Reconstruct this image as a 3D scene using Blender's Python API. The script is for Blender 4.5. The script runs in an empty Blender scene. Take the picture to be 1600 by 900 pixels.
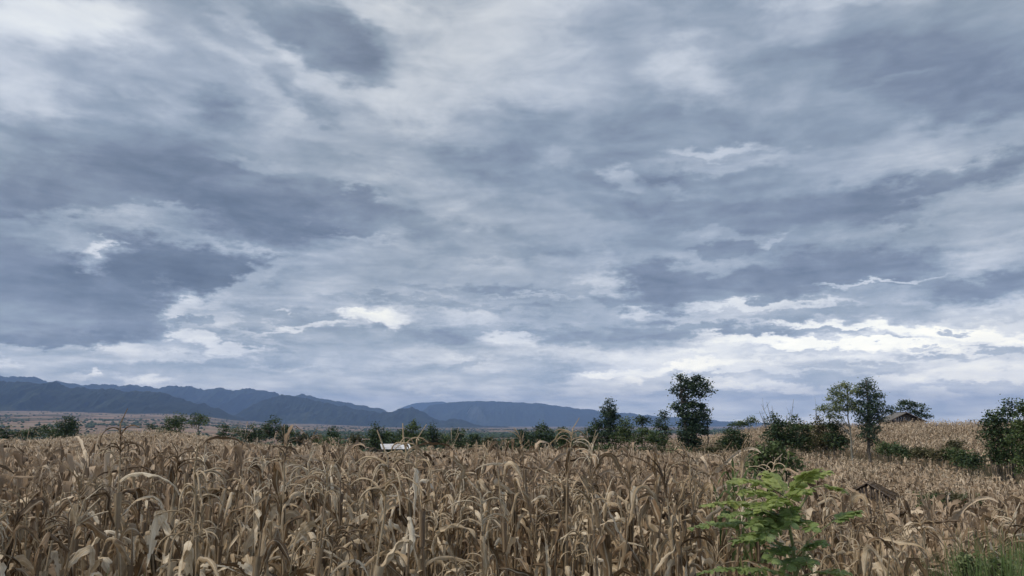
import bpy, math, random, os
import numpy as np
from mathutils import Vector, Matrix, Euler

SC = bpy.context.scene
COL = SC.collection
random.seed(7)
RNG = np.random.default_rng(11)
R = math.radians

# ------------------------------------------------------------------ camera
FPX = 1180.0
EYE = 2.45
PITCH = math.atan((658 - 450) / FPX)
cam_d = bpy.data.cameras.new('camera')
cam = bpy.data.objects.new('camera', cam_d)
COL.objects.link(cam)
cam_d.sensor_width = 36
cam_d.lens = 36 * FPX / 1600
cam_d.clip_start = 0.05
cam_d.clip_end = 120000
cam.location = (0, 0, EYE)
cam.rotation_euler = (math.pi / 2 + PITCH, 0, 0)
SC.camera = cam
CP, SP = math.cos(PITCH), math.sin(PITCH)


def raydir(px, py):
    x = (px - 800) / FPX
    y = (450 - py) / FPX
    return np.array([x, CP - y * SP, SP + y * CP])


def at(px, py, Y):
    """the point of the place seen at photo pixel (px, py), Y metres ahead"""
    d = raydir(px, py)
    t = Y / d[1]
    return np.array([d[0] * t, Y, EYE + d[2] * t])


def azel(px, py):
    d = raydir(px, py)
    return (math.degrees(math.atan2(d[0], d[1])), math.degrees(math.atan2(d[2], math.hypot(d[0], d[1]))))


SC.view_settings.view_transform = 'Standard'
SC.view_settings.look = 'None'
SC.view_settings.exposure = 0.58
SC.view_settings.gamma = 1.0
SC.cycles.max_bounces = 6
SC.cycles.diffuse_bounces = 3
SC.cycles.volume_bounces = 1
SC.cycles.transparent_max_bounces = 8
SC.cycles.use_denoising = True

# ------------------------------------------------------------------ sky
SUN_EL, SUN_AZ = 48.0, -115.0        # azimuth measured clockwise from the view direction (+Y)


def srgb(c):
    return tuple(((v / 255) / 12.92 if v / 255 <= 0.04045 else ((v / 255 + 0.055) / 1.055) ** 2.4) for v in c)


class NT:
    """small helper for node trees"""
    def __init__(s, tree):
        s.t = tree
        s.n = tree.nodes
        s.l = tree.links

    def node(s, kind, ins=None, **props):
        nd = s.n.new(kind)
        for k, v in props.items():
            setattr(nd, k, v)
        for k, v in (ins or {}).items():
            if hasattr(v, 'default_value') or isinstance(v, bpy.types.NodeSocket):
                s.l.new(v, nd.inputs[k])
            else:
                nd.inputs[k].default_value = v
        return nd

    def math(s, op, a, b=None, c=None, clamp=False):
        ins = {0: a}
        if b is not None:
            ins[1] = b
        if c is not None:
            ins[2] = c
        return s.node('ShaderNodeMath', ins, operation=op, use_clamp=clamp).outputs[0]

    def vmath(s, op, a, b=None):
        ins = {0: a}
        if b is not None:
            ins[1] = b
        nd = s.node('ShaderNodeVectorMath', ins, operation=op)
        return nd.outputs['Value'] if op in ('DOT_PRODUCT', 'LENGTH') else nd.outputs[0]

    def maprange(s, v, a, b, c, d, interp='LINEAR'):
        return s.node('ShaderNodeMapRange', {'Value': v, 'From Min': a, 'From Max': b, 'To Min': c, 'To Max': d},
                      interpolation_type=interp).outputs[0]

    def noise(s, vec, scale, detail=5, rough=0.55, dist=0.0, lac=2.0, dim='3D'):
        return s.node('ShaderNodeTexNoise', noise_dimensions=dim, ins={'Vector': vec, 'Scale': scale, 'Detail': detail, 'Roughness': rough,
                                             'Distortion': dist, 'Lacunarity': lac})

    def mixf(s, f, a, b):
        return s.node('ShaderNodeMix', {0: f, 2: a, 3: b}, data_type='FLOAT').outputs[0]

    def mixc(s, f, a, b, blend='MIX'):
        nd = s.n.new('ShaderNodeMix')
        nd.data_type = 'RGBA'
        nd.blend_type = blend
        for i, v in ((0, f), (6, a), (7, b)):
            if isinstance(v, bpy.types.NodeSocket):
                s.l.new(v, nd.inputs[i])
            else:
                nd.inputs[i].default_value = v if i == 0 else (tuple(v) + (1,) if len(v) == 3 else v)
        return nd.outputs[2]

    def ramp(s, fac, stops, interp='LINEAR'):
        nd = s.n.new('ShaderNodeValToRGB')
        s.l.new(fac, nd.inputs[0])
        cr = nd.color_ramp
        cr.interpolation = interp
        while len(cr.elements) < len(stops):
            cr.elements.new(0.5)
        for e, (p, c) in zip(cr.elements, stops):
            e.position = p
            e.color = tuple(c) + (1,)
        return nd.outputs[0]


# clouds: (px, py, half width, half height, slope in degrees, tone, opacity, edge softness) in the photograph's pixels,
# turned into azimuth and elevation in the sky; painted far to near
CLOUDS = [
    # broad tones
    (800, 60, 330, 130, 0, .70, .8, .9), (250, 130, 330, 110, 10, .66, .8, .9), (1350, 150, 330, 130, 0, .60, .8, .9),
    (300, 310, 400, 100, 4, .57, .8, .8), (1150, 380, 450, 90, 0, .58, .8, .8), (760, 430, 260, 80, 5, .63, .8, .8),
    (1250, 545, 480, 60, 0, .76, .8, .7), (560, 590, 240, 55, 0, .61, .9, .8), (200, 600, 260, 40, 0, .62, .7, .7),
    (1100, 640, 500, 25, 0, .63, .6, .8),
    # upper left
    (110, 35, 170, 38, 6, .86, .85, .7), (20, 110, 90, 60, 0, .76, .7, .8), (20, 20, 70, 40, 0, .84, .8, .8),
    (300, 55, 80, 50, 25, .63, .8, .6), (180, 110, 150, 30, 10, .68, .6, .7),
    (350, 20, 18, 40, -25, .74, .6, .6), (345, 90, 60, 14, 40, .72, .5, .7),
    (430, 25, 90, 40, 0, .59, .8, .7), (520, 70, 105, 62, 22, .535, .95, .4), (560, 95, 55, 35, 10, .53, .8, .35),
    (440, 92, 110, 13, 36, .75, .7, .7), (560, 145, 90, 15, 12, .75, .7, .7),
    (610, 12, 90, 22, 15, .80, .8, .6), (665, 150, 50, 50, 0, .76, .6, .8), (700, 60, 60, 60, 0, .70, .5, .8),
    (330, 168, 42, 20, 15, .55, .75, .6), (465, 160, 40, 13, 30, .56, .7, .6), (400, 130, 60, 12, 40, .70, .6, .7),
    (250, 145, 28, 20, 30, .70, .6, .7), (180, 148, 22, 8, 0, .72, .6, .6), (190, 160, 60, 20, 10, .60, .4, .6),
    # top middle and right
    (830, 25, 70, 60, 0, .77, .7, .8), (880, 90, 80, 80, 0, .72, .5, .8), (760, 130, 80, 40, 0, .72, .6, .8),
    (1060, 105, 60, 38, -5, .79, .75, .7), (1080, 140, 70, 20, -5, .71, .6, .7), (1000, 50, 60, 40, 0, .64, .7, .7),
    (1240, 45, 60, 50, -20, .72, .7, .7), (1270, 5, 120, 12, 0, .75, .6, .8),
    (1300, 105, 110, 32, -5, .57, .8, .6), (1450, 110, 120, 60, -8, .53, .75, .6), (1560, 150, 140, 45, -12, .50, .85, .6),
    (1540, 60, 120, 30, -5, .54, .8, .6), (1330, 170, 100, 25, 20, .60, .6, .7),
    (1400, 128, 60, 5, -20, .60, .6, .9), (1270, 150, 70, 12, 5, .62, .7, .8),
    (860, 200, 90, 32, 5, .575, .8, .6), (940, 225, 100, 28, 10, .56, .8, .7), (800, 260, 130, 42, 5, .545, .85, .6),
    (1110, 238, 70, 10, -5, .76, .7, .6), (1130, 258, 110, 10, -5, .71, .6, .7), (960, 275, 35, 12, 20, .69, .8, .6),
    (1060, 300, 40, 7, 15, .66, .6, .7), (990, 300, 70, 12, 5, .63, .5, .8), (870, 240, 30, 12, 0, .66, .6, .7),
    (1430, 235, 190, 24, -10, .66, .8, .7), (1350, 265, 90, 14, -12, .67, .6, .7),
    (1500, 285, 190, 20, -17, .49, .9, .5), (1370, 318, 90, 26, -8, .49, .9, .5), (1210, 335, 170, 24, 3, .51, .8, .5),
    (1030, 330, 130, 14, 5, .55, .7, .6), (1570, 330, 120, 24, -8, .61, .7, .7), (1510, 305, 90, 10, -18, .60, .6, .7),
    # left dark bands
    (170, 235, 190, 36, 6, .52, .85, .6), (40, 200, 100, 22, 5, .60, .5, .8), (90, 262, 80, 14, 12, .64, .6, .6),
    (280, 305, 300, 38, 3, .495, .9, .5), (60, 325, 110, 30, 0, .48, .85, .5), (420, 345, 150, 34, 10, .475, .95, .35),
    (400, 255, 70, 10, 5, .66, .6, .6), (560, 255, 140, 20, 12, .60, .7, .7), (520, 210, 140, 12, 20, .67, .5, .8),
    (640, 290, 90, 20, 8, .68, .75, .6), (610, 310, 40, 6, 15, .73, .7, .6), (640, 345, 140, 22, 10, .53, .85, .5),
    (700, 250, 90, 14, 5, .66, .5, .7), (730, 205, 60, 14, 5, .69, .5, .8),
    (720, 330, 90, 10, 3, .62, .6, .6), (800, 390, 110, 12, 3, .56, .7, .6), (900, 345, 70, 10, 5, .62, .6, .7),
    (580, 395, 140, 14, 6, .64, .6, .6), (555, 373, 60, 6, 10, .71, .75, .6), (770, 360, 100, 10, 4, .55, .5, .6),
    # pale arc and the dark cumulus on the left
    (150, 362, 110, 24, -3, .66, .85, .5), (330, 385, 150, 12, 11, .66, .85, .5), (230, 340, 80, 8, 0, .62, .6, .6),
    (60, 450, 150, 78, 0, .50, .95, .4), (210, 440, 120, 62, 10, .445, .95, .35), (300, 425, 120, 34, 0, .43, .97, .28),
    (370, 428, 75, 22, -14, .45, .95, .3), (200, 500, 75, 34, -20, .46, .95, .3), (110, 505, 135, 32, 0, .475, .9, .4),
    (110, 530, 150, 11, 2, .43, .9, .35), (60, 500, 60, 30, 0, .53, .5, .8),
    (145, 392, 40, 14, 15, .70, .8, .6), (155, 385, 14, 10, 0, .86, .85, .7), (110, 385, 50, 16, 0, .61, .6, .8),
    (255, 440, 18, 8, 30, .55, .6, .6), (40, 545, 90, 6, 2, .66, .7, .6),
    # opening between the cumulus clouds
    (320, 490, 60, 26, 0, .70, .9, .45), (290, 485, 38, 10, -10, .79, .8, .6), (380, 445, 80, 14, -28, .70, .8, .5),
    (395, 475, 30, 24, -40, .67, .8, .5), (285, 503, 20, 5, 5, .56, .9, .4), (318, 504, 16, 6, 0, .57, .9, .4),
    (400, 520, 35, 22, 60, .56, .9, .3), (440, 492, 75, 16, 8, .555, .95, .35), (510, 500, 50, 9, 5, .57, .9, .4),
    (450, 465, 80, 18, 5, .61, .7, .6), (450, 490, 8, 4, -20, .80, .7, .6),
    (585, 492, 45, 12, 5, .87, .9, .7), (560, 485, 24, 4, 6, .95, .8, .6), (590, 503, 26, 6, 8, .95, .8, .7),
    (475, 517, 90, 5, -6, .82, .8, .5), (405, 527, 50, 6, 20, .76, .6, .6), (530, 532, 120, 9, 0, .60, .8, .5),
    (285, 527, 26, 12, 0, .76, .9, .35), (325, 534, 26, 11, 0, .77, .9, .35), (370, 547, 50, 8, 5, .76, .85, .4),
    (255, 550, 40, 14, 0, .69, .8, .5), (170, 553, 45, 13, 0, .73, .85, .45), (90, 560, 80, 8, 0, .62, .6, .6),
    (260, 540, 55, 8, 5, .59, .6, .5), (330, 558, 110, 5, 2, .71, .7, .5), (310, 570, 110, 10, 0, .555, .9, .45),
    (200, 585, 60, 7, 8, .62, .7, .6), (225, 592, 40, 5, 0, .79, .85, .5), (135, 583, 12, 4, -20, .84, .9, .4),
    (115, 590, 25, 5, 0, .74, .8, .5), (5, 566, 12, 4, 0, .76, .8, .5), (440, 578, 50, 4, 0, .68, .6, .6),
    (480, 585, 120, 5, 0, .58, .6, .6), (420, 600, 60, 12, 0, .66, .5, .8),
    # middle
    (960, 425, 80, 18, 8, .68, .8, .6), (940, 440, 50, 10, 10, .74, .6, .6), (1040, 455, 50, 32, 15, .50, .95, .3),
    (1010, 432, 60, 20, 10, .49, .9, .4), (970, 470, 55, 10, 10, .54, .85, .35), (1070, 480, 16, 10, -20, .55, .9, .3),
    (750, 455, 110, 9, 4, .55, .85, .5), (640, 470, 110, 6, 6, .57, .7, .5), (760, 480, 130, 5, 5, .56, .8, .5),
    (830, 463, 70, 3, 2, .75, .7, .7), (720, 492, 60, 4, 4, .74, .6, .7), (730, 505, 80, 8, 5, .67, .5, .7),
    (900, 500, 120, 10, 4, .62, .6, .6), (880, 525, 190, 13, 2, .55, .85, .5), (690, 530, 70, 14, 10, .55, .85, .45),
    (1090, 520, 160, 12, 1, .55, .9, .4), (1020, 495, 50, 5, 0, .72, .6, .6), (985, 492, 20, 6, 0, .79, .7, .5),
    (795, 530, 42, 9, 5, .76, .85, .5), (740, 548, 60, 7, 4, .60, .7, .5),
    (690, 560, 60, 10, 5, .70, .7, .6), (720, 573, 30, 7, -25, .59, .9, .35), (750, 565, 14, 9, -35, .60, .9, .35),
    (780, 586, 22, 4, -5, .60, .9, .35), (850, 558, 30, 3, -3, .60, .9, .4), (930, 556, 110, 6, 0, .77, .7, .6),
    (860, 588, 40, 12, -10, .59, .85, .45), (960, 584, 60, 5, 0, .90, .9, .35), (1000, 588, 45, 5, -12, .88, .8, .5),
    # right
    (1140, 388, 62, 12, -6, .505, .95, .3), (1200, 378, 20, 7, -10, .70, .7, .5), (1120, 365, 80, 7, 3, .63, .7, .6),
    (1230, 428, 150, 28, -2, .49, .95, .35), (1400, 410, 125, 28, -6, .50, .95, .35), (1150, 455, 110, 16, 2, .52, .85, .4),
    (1110, 412, 90, 10, 2, .63, .7, .6), (1500, 365, 100, 14, -6, .66, .6, .7), (1450, 350, 90, 8, -6, .68, .5, .7),
    (1550, 400, 90, 28, -12, .71, .85, .6), (1380, 436, 70, 4, -7, .82, .8, .5), (1310, 446, 40, 3, 0, .76, .6, .6),
    (1540, 450, 120, 18, -3, .52, .9, .4), (1390, 455, 80, 8, -2, .62, .6, .5),
    (1200, 478, 120, 7, -2, .80, .85, .5), (1100, 472, 35, 4, 0, .78, .7, .5), (1260, 490, 80, 7, -5, .59, .8, .5),
    (1420, 490, 170, 10, 2, .60, .8, .6), (1560, 495, 80, 8, 0, .64, .6, .6),
    (1280, 512, 60, 7, 5, .93, .9, .45), (1400, 518, 110, 9, 5, .94, .95, .45), (1530, 530, 110, 10, 5, .93, .9, .5),
    (1200, 538, 110, 9, 2, .92, .9, .5), (1350, 543, 150, 10, 2, .95, .95, .5), (1100, 552, 70, 6, -4, .84, .8, .5),
    (1310, 520, 50, 4.5, 2, .63, .9, .4), (1250, 517, 50, 3, 0, .64, .8, .4), (1290, 533, 18, 4, 10, .68, .8, .5),
    (1400, 535, 50, 2.6, 1, .66, .9, .4), (1505, 526, 26, 4.2, 2, .58, .9, .4), (1540, 513, 30, 3, 3, .68, .8, .5),
    (1580, 552, 70, 4, 2, .62, .9, .4), (1450, 550, 28, 4, 0, .66, .9, .4), (1100, 563, 110, 5, 2, .66, .8, .5),
    (1280, 556, 110, 4, 2, .66, .8, .5), (1460, 563, 70, 4, -2, .62, .85, .4), (1270, 567, 60, 5, 0, .64, .7, .5),
    (1060, 572, 110, 6, -6, .90, .9, .45), (1040, 560, 60, 4, 0, .80, .7, .5), (1230, 570, 60, 3, 2, .88, .7, .5),
    (1350, 577, 140, 7, 2, .58, .85, .5), (1120, 585, 70, 4, 2, .58, .85, .4), (1270, 592, 90, 8, 0, .58, .85, .5),
    (1540, 582, 110, 14, 0, .84, .75, .6), (1560, 577, 14, 3, 0, .70, .6, .5), (1440, 588, 60, 6, -4, .86, .6, .6),
    (1170, 603, 70, 5, 4, .82, .8, .5), (1260, 610, 60, 5, 2, .80, .6, .5), (1210, 620, 70, 5, 0, .60, .7, .5),
    (1530, 600, 110, 5, -2, .61, .85, .5), (1470, 615, 40, 9, 0, .78, .75, .5), (1560, 625, 70, 10, 0, .62, .6, .6),
    (1230, 640, 100, 12, 0, .62, .6, .7), (1010, 603, 26, 8, 0, .73, .7, .5), (960, 610, 30, 5, 0, .74, .7, .5),
    (940, 597, 20, 7, 0, .72, .6, .5), (900, 615, 60, 6, 2, .71, .6, .5), (830, 612, 60, 5, 2, .62, .7, .5),
    (695, 618, 14, 5, 0, .72, .7, .5), (780, 622, 30, 4, 0, .70, .6, .5), (660, 605, 40, 5, 2, .68, .6, .5),
    (1000, 628, 70, 8, 0, .61, .6, .6), (1070, 620, 60, 5, 0, .70, .5, .6),
]

SUNV = (math.sin(R(SUN_AZ)) * math.cos(R(SUN_EL)), math.cos(R(SUN_AZ)) * math.cos(R(SUN_EL)), math.sin(R(SUN_EL)))


def build_world():
    w = bpy.data.worlds.new("World")
    SC.world = w
    w.use_nodes = True
    t = NT(w.node_tree)
    t.n.clear()
    out = t.n.new('ShaderNodeOutputWorld')
    bg = t.n.new('ShaderNodeBackground')
    t.l.new(bg.outputs[0], out.inputs[0])
    bg.inputs[1].default_value = 0.10
    sky = t.node('ShaderNodeTexSky', sky_type='NISHITA', sun_disc=False, sun_elevation=R(SUN_EL), sun_rotation=R(SUN_AZ),
                 air_density=1.0, dust_density=1.5, ozone_density=1.0)
    d = t.n.new('ShaderNodeTexCoord').outputs['Generated']
    d = t.vmath('NORMALIZE', d)
    sep = t.node('ShaderNodeSeparateXYZ', {0: d})
    x, y, z = sep.outputs
    az = t.math('MULTIPLY', t.math('ARCTAN2', x, y), 180 / math.pi)
    el = t.math('MULTIPLY', t.math('ARCSINE', z), 180 / math.pi)
    # the layer of cloud as a plane overhead
    zc = t.math('ADD', t.math('ABSOLUTE', z), 0.10)
    u = t.math('DIVIDE', x, zc)
    v = t.math('DIVIDE', y, zc)
    q = t.node('ShaderNodeCombineXYZ', {0: u, 1: v, 2: 0.0}).outputs[0]
    ael = t.node('ShaderNodeCombineXYZ', {0: t.math('MULTIPLY', az, .5), 1: t.math('MULTIPLY', el, 1.25), 2: 3.0}).outputs[0]
    nz1 = t.noise(q, 1.5, 3, .55, dim='2D')
    nz2 = t.noise(ael, 0.16, 4, .60, dim='2D')
    nz3 = t.noise(ael, 0.75, 5, .66, dim='2D')
    c1 = t.node('ShaderNodeSeparateColor', {0: nz1.outputs['Color']}).outputs
    c2 = t.node('ShaderNodeSeparateColor', {0: nz2.outputs['Color']}).outputs
    c3 = t.node('ShaderNodeSeparateColor', {0: nz3.outputs['Color']}).outputs
    elf = t.maprange(el, 0, 22, .14, 1.0)        # low clouds are seen edge-on: smaller swirls

    fine = t.maprange(el, 7, 24, 1.7, .45)

    def warp(coord, a, b, c, ka, kb, kc):
        s = t.math('MULTIPLY_ADD', t.math('SUBTRACT', a, .5), ka, 0.0)
        s = t.math('MULTIPLY_ADD', t.math('SUBTRACT', b, .5), kb, s)
        s = t.math('MULTIPLY_ADD', t.math('SUBTRACT', c, .5), t.math('MULTIPLY', fine, kc), s)
        return t.math('MULTIPLY_ADD', s, elf, coord)
    c8 = t.node('ShaderNodeSeparateColor', {0: t.noise(ael, 1.9, 3, .6, dim='2D').outputs['Color']}).outputs
    k8 = t.maprange(el, 6, 26, 1.0, .25)
    az2 = warp(az, c1[0], c2[0], c3[0], 3.0, 8.0, 4.5)
    el2 = warp(el, c1[1], c2[1], c3[1], 1.5, 4.5, 3.2)
    az2 = t.math('MULTIPLY_ADD', t.math('SUBTRACT', c8[0], .5), t.math('MULTIPLY', k8, 1.5), az2)
    el2 = t.math('MULTIPLY_ADD', t.math('SUBTRACT', c8[1], .5), t.math('MULTIPLY', k8, .65), el2)
    P = t.node('ShaderNodeCombineXYZ', {0: az2, 1: el2, 2: 0.0}).outputs[0]
    # general tone from layered noise
    nb = t.noise(q, 0.9, 3, .52, dim='2D').outputs[0]
    L = t.maprange(nb, .3, .7, .54, .70, 'SMOOTHSTEP')
    for (cx, cy, rx, ry, ang, tone, op, soft) in CLOUDS:
        if ry > 12:
            soft = min(1.0, soft + .12)
        if ry < 7 and tone > .7:
            soft, op = min(1.0, soft + .3), op * .85
        a0, e0 = azel(cx, cy)
        ca, sa = math.cos(R(ang)), math.sin(R(ang))
        a1, e1 = azel(cx + ca * 4, cy + sa * 4)
        a2, e2 = azel(cx - sa * 4, cy + ca * 4)
        k = 1.05 + soft
        g = t.node('ShaderNodeTexGradient', {0: P}, gradient_type='SPHERICAL')
        tm = g.texture_mapping
        tm.vector_type = 'TEXTURE'
        tm.translation = (a0, e0, 0)
        tm.rotation = (0, 0, math.atan2(e1 - e0, a1 - a0))
        tm.scale = (math.hypot(a1 - a0, e1 - e0) / 4 * rx * k, math.hypot(a2 - a0, e2 - e0) / 4 * ry * k, 1)
        m = t.maprange(g.outputs['Fac'], 0.0, 1 - max(0, 1.05 - soft) / k, 0.0, op, 'SMOOTHSTEP')
        L = t.mixf(m, L, tone)
    # wisps and billows inside the clouds
    n4 = t.noise(ael, 0.30, 6, .54, .35, dim='2D').outputs[0]
    n5 = t.noise(q, 3.2, 6, .58, .5, dim='2D').outputs[0]
    n6 = t.noise(t.node('ShaderNodeCombineXYZ', {0: t.math('MULTIPLY', az, .28), 1: t.math('MULTIPLY', el, 2.0), 2: 9.0}).outputs[0],
                 0.55, 6, .56, .4, dim='2D').outputs[0]
    amp = t.maprange(el, 3, 26, .17, .03)
    L = t.math('MULTIPLY_ADD', t.math('SUBTRACT', n4, .5), .21, L)
    L = t.math('MULTIPLY_ADD', t.math('SUBTRACT', n5, .5), .09, L)
    L = t.math('MULTIPLY_ADD', t.math('SUBTRACT', n6, .5), amp, L)
    n7 = t.noise(ael, 1.1, 5, .60, .3, dim='2D').outputs[0]
    L = t.math('MULTIPLY_ADD', t.math('SUBTRACT', n7, .5), t.maprange(el, 5, 22, .10, .03), L)
    L = t.math('ADD', L, t.maprange(el, 14, 30, -.012, -.035))
    L = t.math('ADD', L, t.maprange(el, 0.0, 6, .06, 0.0))
    stops = [(.36, (74, 84, 101)), (.44, (92, 103, 121)), (.50, (109, 119, 138)), (.56, (126, 138, 155)), (.63, (149, 158, 174)),
             (.70, (176, 182, 195)), (.78, (199, 203, 212)), (.87, (219, 221, 223)), (.96, (234, 234, 230))]
    ccol = t.ramp(L, [(p, srgb(c)) for p, c in stops])
    # greyer, less blue overhead and in places
    hue = t.math('MULTIPLY', t.maprange(el, 8, 38, .35, 1.0), t.maprange(t.noise(q, .8, 1, .5, dim='2D').outputs[0], .35, .65, .2, 1))
    ccol = t.mixc(hue, ccol, t.mixc(1.0, ccol, (1.05, 1.0, .90), 'MULTIPLY'))
    # the brighter band of sky low over the plain
    glow = t.math('MULTIPLY_ADD', t.math('POWER', 2.718, t.math('MULTIPLY', t.math('MAXIMUM', el, 0.0), -1 / 3.4)), 18.0, 8.9)
    ccol = t.vmath('MULTIPLY', ccol, t.node('ShaderNodeCombineXYZ', {0: t.math('MULTIPLY_ADD', glow, 1.25, -2.25), 1: t.math('MULTIPLY_ADD', glow, 1.09, -.72), 2: t.math('MULTIPLY_ADD', glow, .80, 1.60)}).outputs[0])
    fin = t.mixc(0.96, sky.outputs[0], ccol)
    t.l.new(fin, bg.inputs[0])
    w.cycles.sampling_method = 'NONE'


build_world()
sun_d = bpy.data.lights.new('sun', 'SUN')
sun = bpy.data.objects.new('sun', sun_d)
COL.objects.link(sun)
sun_d.energy = 1.5
sun_d.angle = R(10)
sun_d.color = (1.0, 0.90, 0.76)
sun.rotation_euler = Vector(SUNV).to_track_quat('Z', 'Y').to_euler()
sun.location = (-30, -20, 60)

# ------------------------------------------------------------------ helpers
def tag(o, label=None, cat=None, group=None, kind=None):
    if label:
        o['label'] = label
    if cat:
        o['category'] = cat
    if group:
        o['group'] = group
    if kind:
        o['kind'] = kind
    return o


def link(name, me, parent=None, loc=None):
    o = bpy.data.objects.new(name, me)
    COL.objects.link(o)
    if parent is not None:
        o.parent = parent
    if loc is not None:
        o.location = loc
    return o


def empty(name, loc=(0, 0, 0), rz=0.0):
    o = bpy.data.objects.new(name, None)
    COL.objects.link(o)
    o.location = loc
    o.rotation_euler = (0, 0, rz)
    o.empty_display_size = 0.2
    return o


class MB:
    """collects vertices and faces into one mesh; optional uv and a random tone per vertex"""
    def __init__(s):
        s.v, s.f, s.uv, s.rnd, s.n = [], [], [], [], 0

    def add(s, v, f, uv=None, rnd=0.5):
        v = np.asarray(v, float)
        s.v.append(v)
        s.f.append(np.asarray(f, int) + s.n)
        s.uv.append(np.zeros((len(v), 2)) if uv is None else np.asarray(uv, float))
        s.rnd.append(np.broadcast_to(np.asarray(rnd, float), (len(v),)).copy())
        s.n += len(v)

    def mesh(s, name, mat=None, smooth=False, uv=True, rnd=True):
        me = bpy.data.meshes.new(name)
        V = np.concatenate(s.v)
        quads = [f for f in s.f if f.shape[1] == 4]
        tris = [f for f in s.f if f.shape[1] == 3]
        loops, starts = [], []
        k = 0
        for grp, w in ((quads, 4), (tris, 3)):
            if grp:
                g = np.concatenate(grp)
                loops.append(g.ravel())
                starts.append(k + np.arange(len(g)) * w)
                k += g.size
        loops = np.concatenate(loops)
        starts = np.concatenate(starts)
        me.vertices.add(len(V))
        me.vertices.foreach_set('co', V.ravel().astype(np.float32))
        me.loops.add(len(loops))
        me.loops.foreach_set('vertex_index', loops.astype(np.int32))
        me.polygons.add(len(starts))
        me.polygons.foreach_set('loop_start', starts.astype(np.int32))
        if smooth:
            me.polygons.foreach_set('use_smooth', np.ones(len(starts), bool))
        if uv:
            l = me.uv_layers.new(name='uv')
            l.data.foreach_set('uv', np.concatenate(s.uv)[loops].ravel().astype(np.float32))
        if rnd:
            a = me.attributes.new('rnd', 'FLOAT', 'POINT')
            a.data.foreach_set('value', np.concatenate(s.rnd).astype(np.float32))
        me.update(calc_edges=True)
        if mat:
            me.materials.append(mat)
        return me


BOXF = [(0, 1, 3, 2), (4, 6, 7, 5), (0, 4, 5, 1), (2, 3, 7, 6), (0, 2, 6, 4), (1, 5, 7, 3)]


def box(mb, c, s, rot=None, rnd=0.5):
    v = np.array([(x, y, z) for x in (-.5, .5) for y in (-.5, .5) for z in (-.5, .5)]) * np.array(s)
    if rot is not None:
        v = v @ np.array(Euler(rot).to_matrix()).T
    mb.add(v + np.array(c), BOXF, rnd=rnd)


def tube(mb, pts, rad, n=6, rnd=0.5, cap=True):
    pts = np.asarray(pts, float)
    m = len(pts)
    rad = np.broadcast_to(np.asarray(rad, float), (m,))
    T = np.gradient(pts, axis=0)
    T /= np.linalg.norm(T, axis=1)[:, None] + 1e-9
    ref = np.array([1., 0, 0]) if abs(T[0][0]) < .8 else np.array([0, 1., 0])
    V, UV = [], []
    for i in range(m):
        a = np.cross(T[i], ref)
        a /= np.linalg.norm(a) + 1e-9
        b = np.cross(T[i], a)
        for k in range(n):
            th = 2 * math.pi * k / n
            V.append(pts[i] + rad[i] * (math.cos(th) * a + math.sin(th) * b))
            UV.append((k / n, i / max(1, m - 1)))
    F = [(i * n + k, i * n + (k + 1) % n, (i + 1) * n + (k + 1) % n, (i + 1) * n + k) for i in range(m - 1) for k in range(n)]
    mb.add(V, F, UV, rnd)


def new_mat(name):
    m = bpy.data.materials.new(name)
    m.use_nodes = True
    t = NT(m.node_tree)
    t.n.clear()
    t.out = t.n.new('ShaderNodeOutputMaterial')
    return m, t


def principled(t, color, rough=0.8, spec=0.3, bump=None, bstr=0.3, bdist=0.02):
    p = t.n.new('ShaderNodeBsdfPrincipled')
    if isinstance(color, bpy.types.NodeSocket):
        t.l.new(color, p.inputs['Base Color'])
    else:
        p.inputs['Base Color'].default_value = tuple(color) + (1,)
    if isinstance(rough, bpy.types.NodeSocket):
        t.l.new(rough, p.inputs['Roughness'])
    else:
        p.inputs['Roughness'].default_value = rough
    p.inputs['Specular IOR Level'].default_value = spec
    if bump is not None:
        b = t.node('ShaderNodeBump', {'Height': bump, 'Strength': bstr, 'Distance': bdist})
        t.l.new(b.outputs[0], p.inputs['Normal'])
    return p


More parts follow.
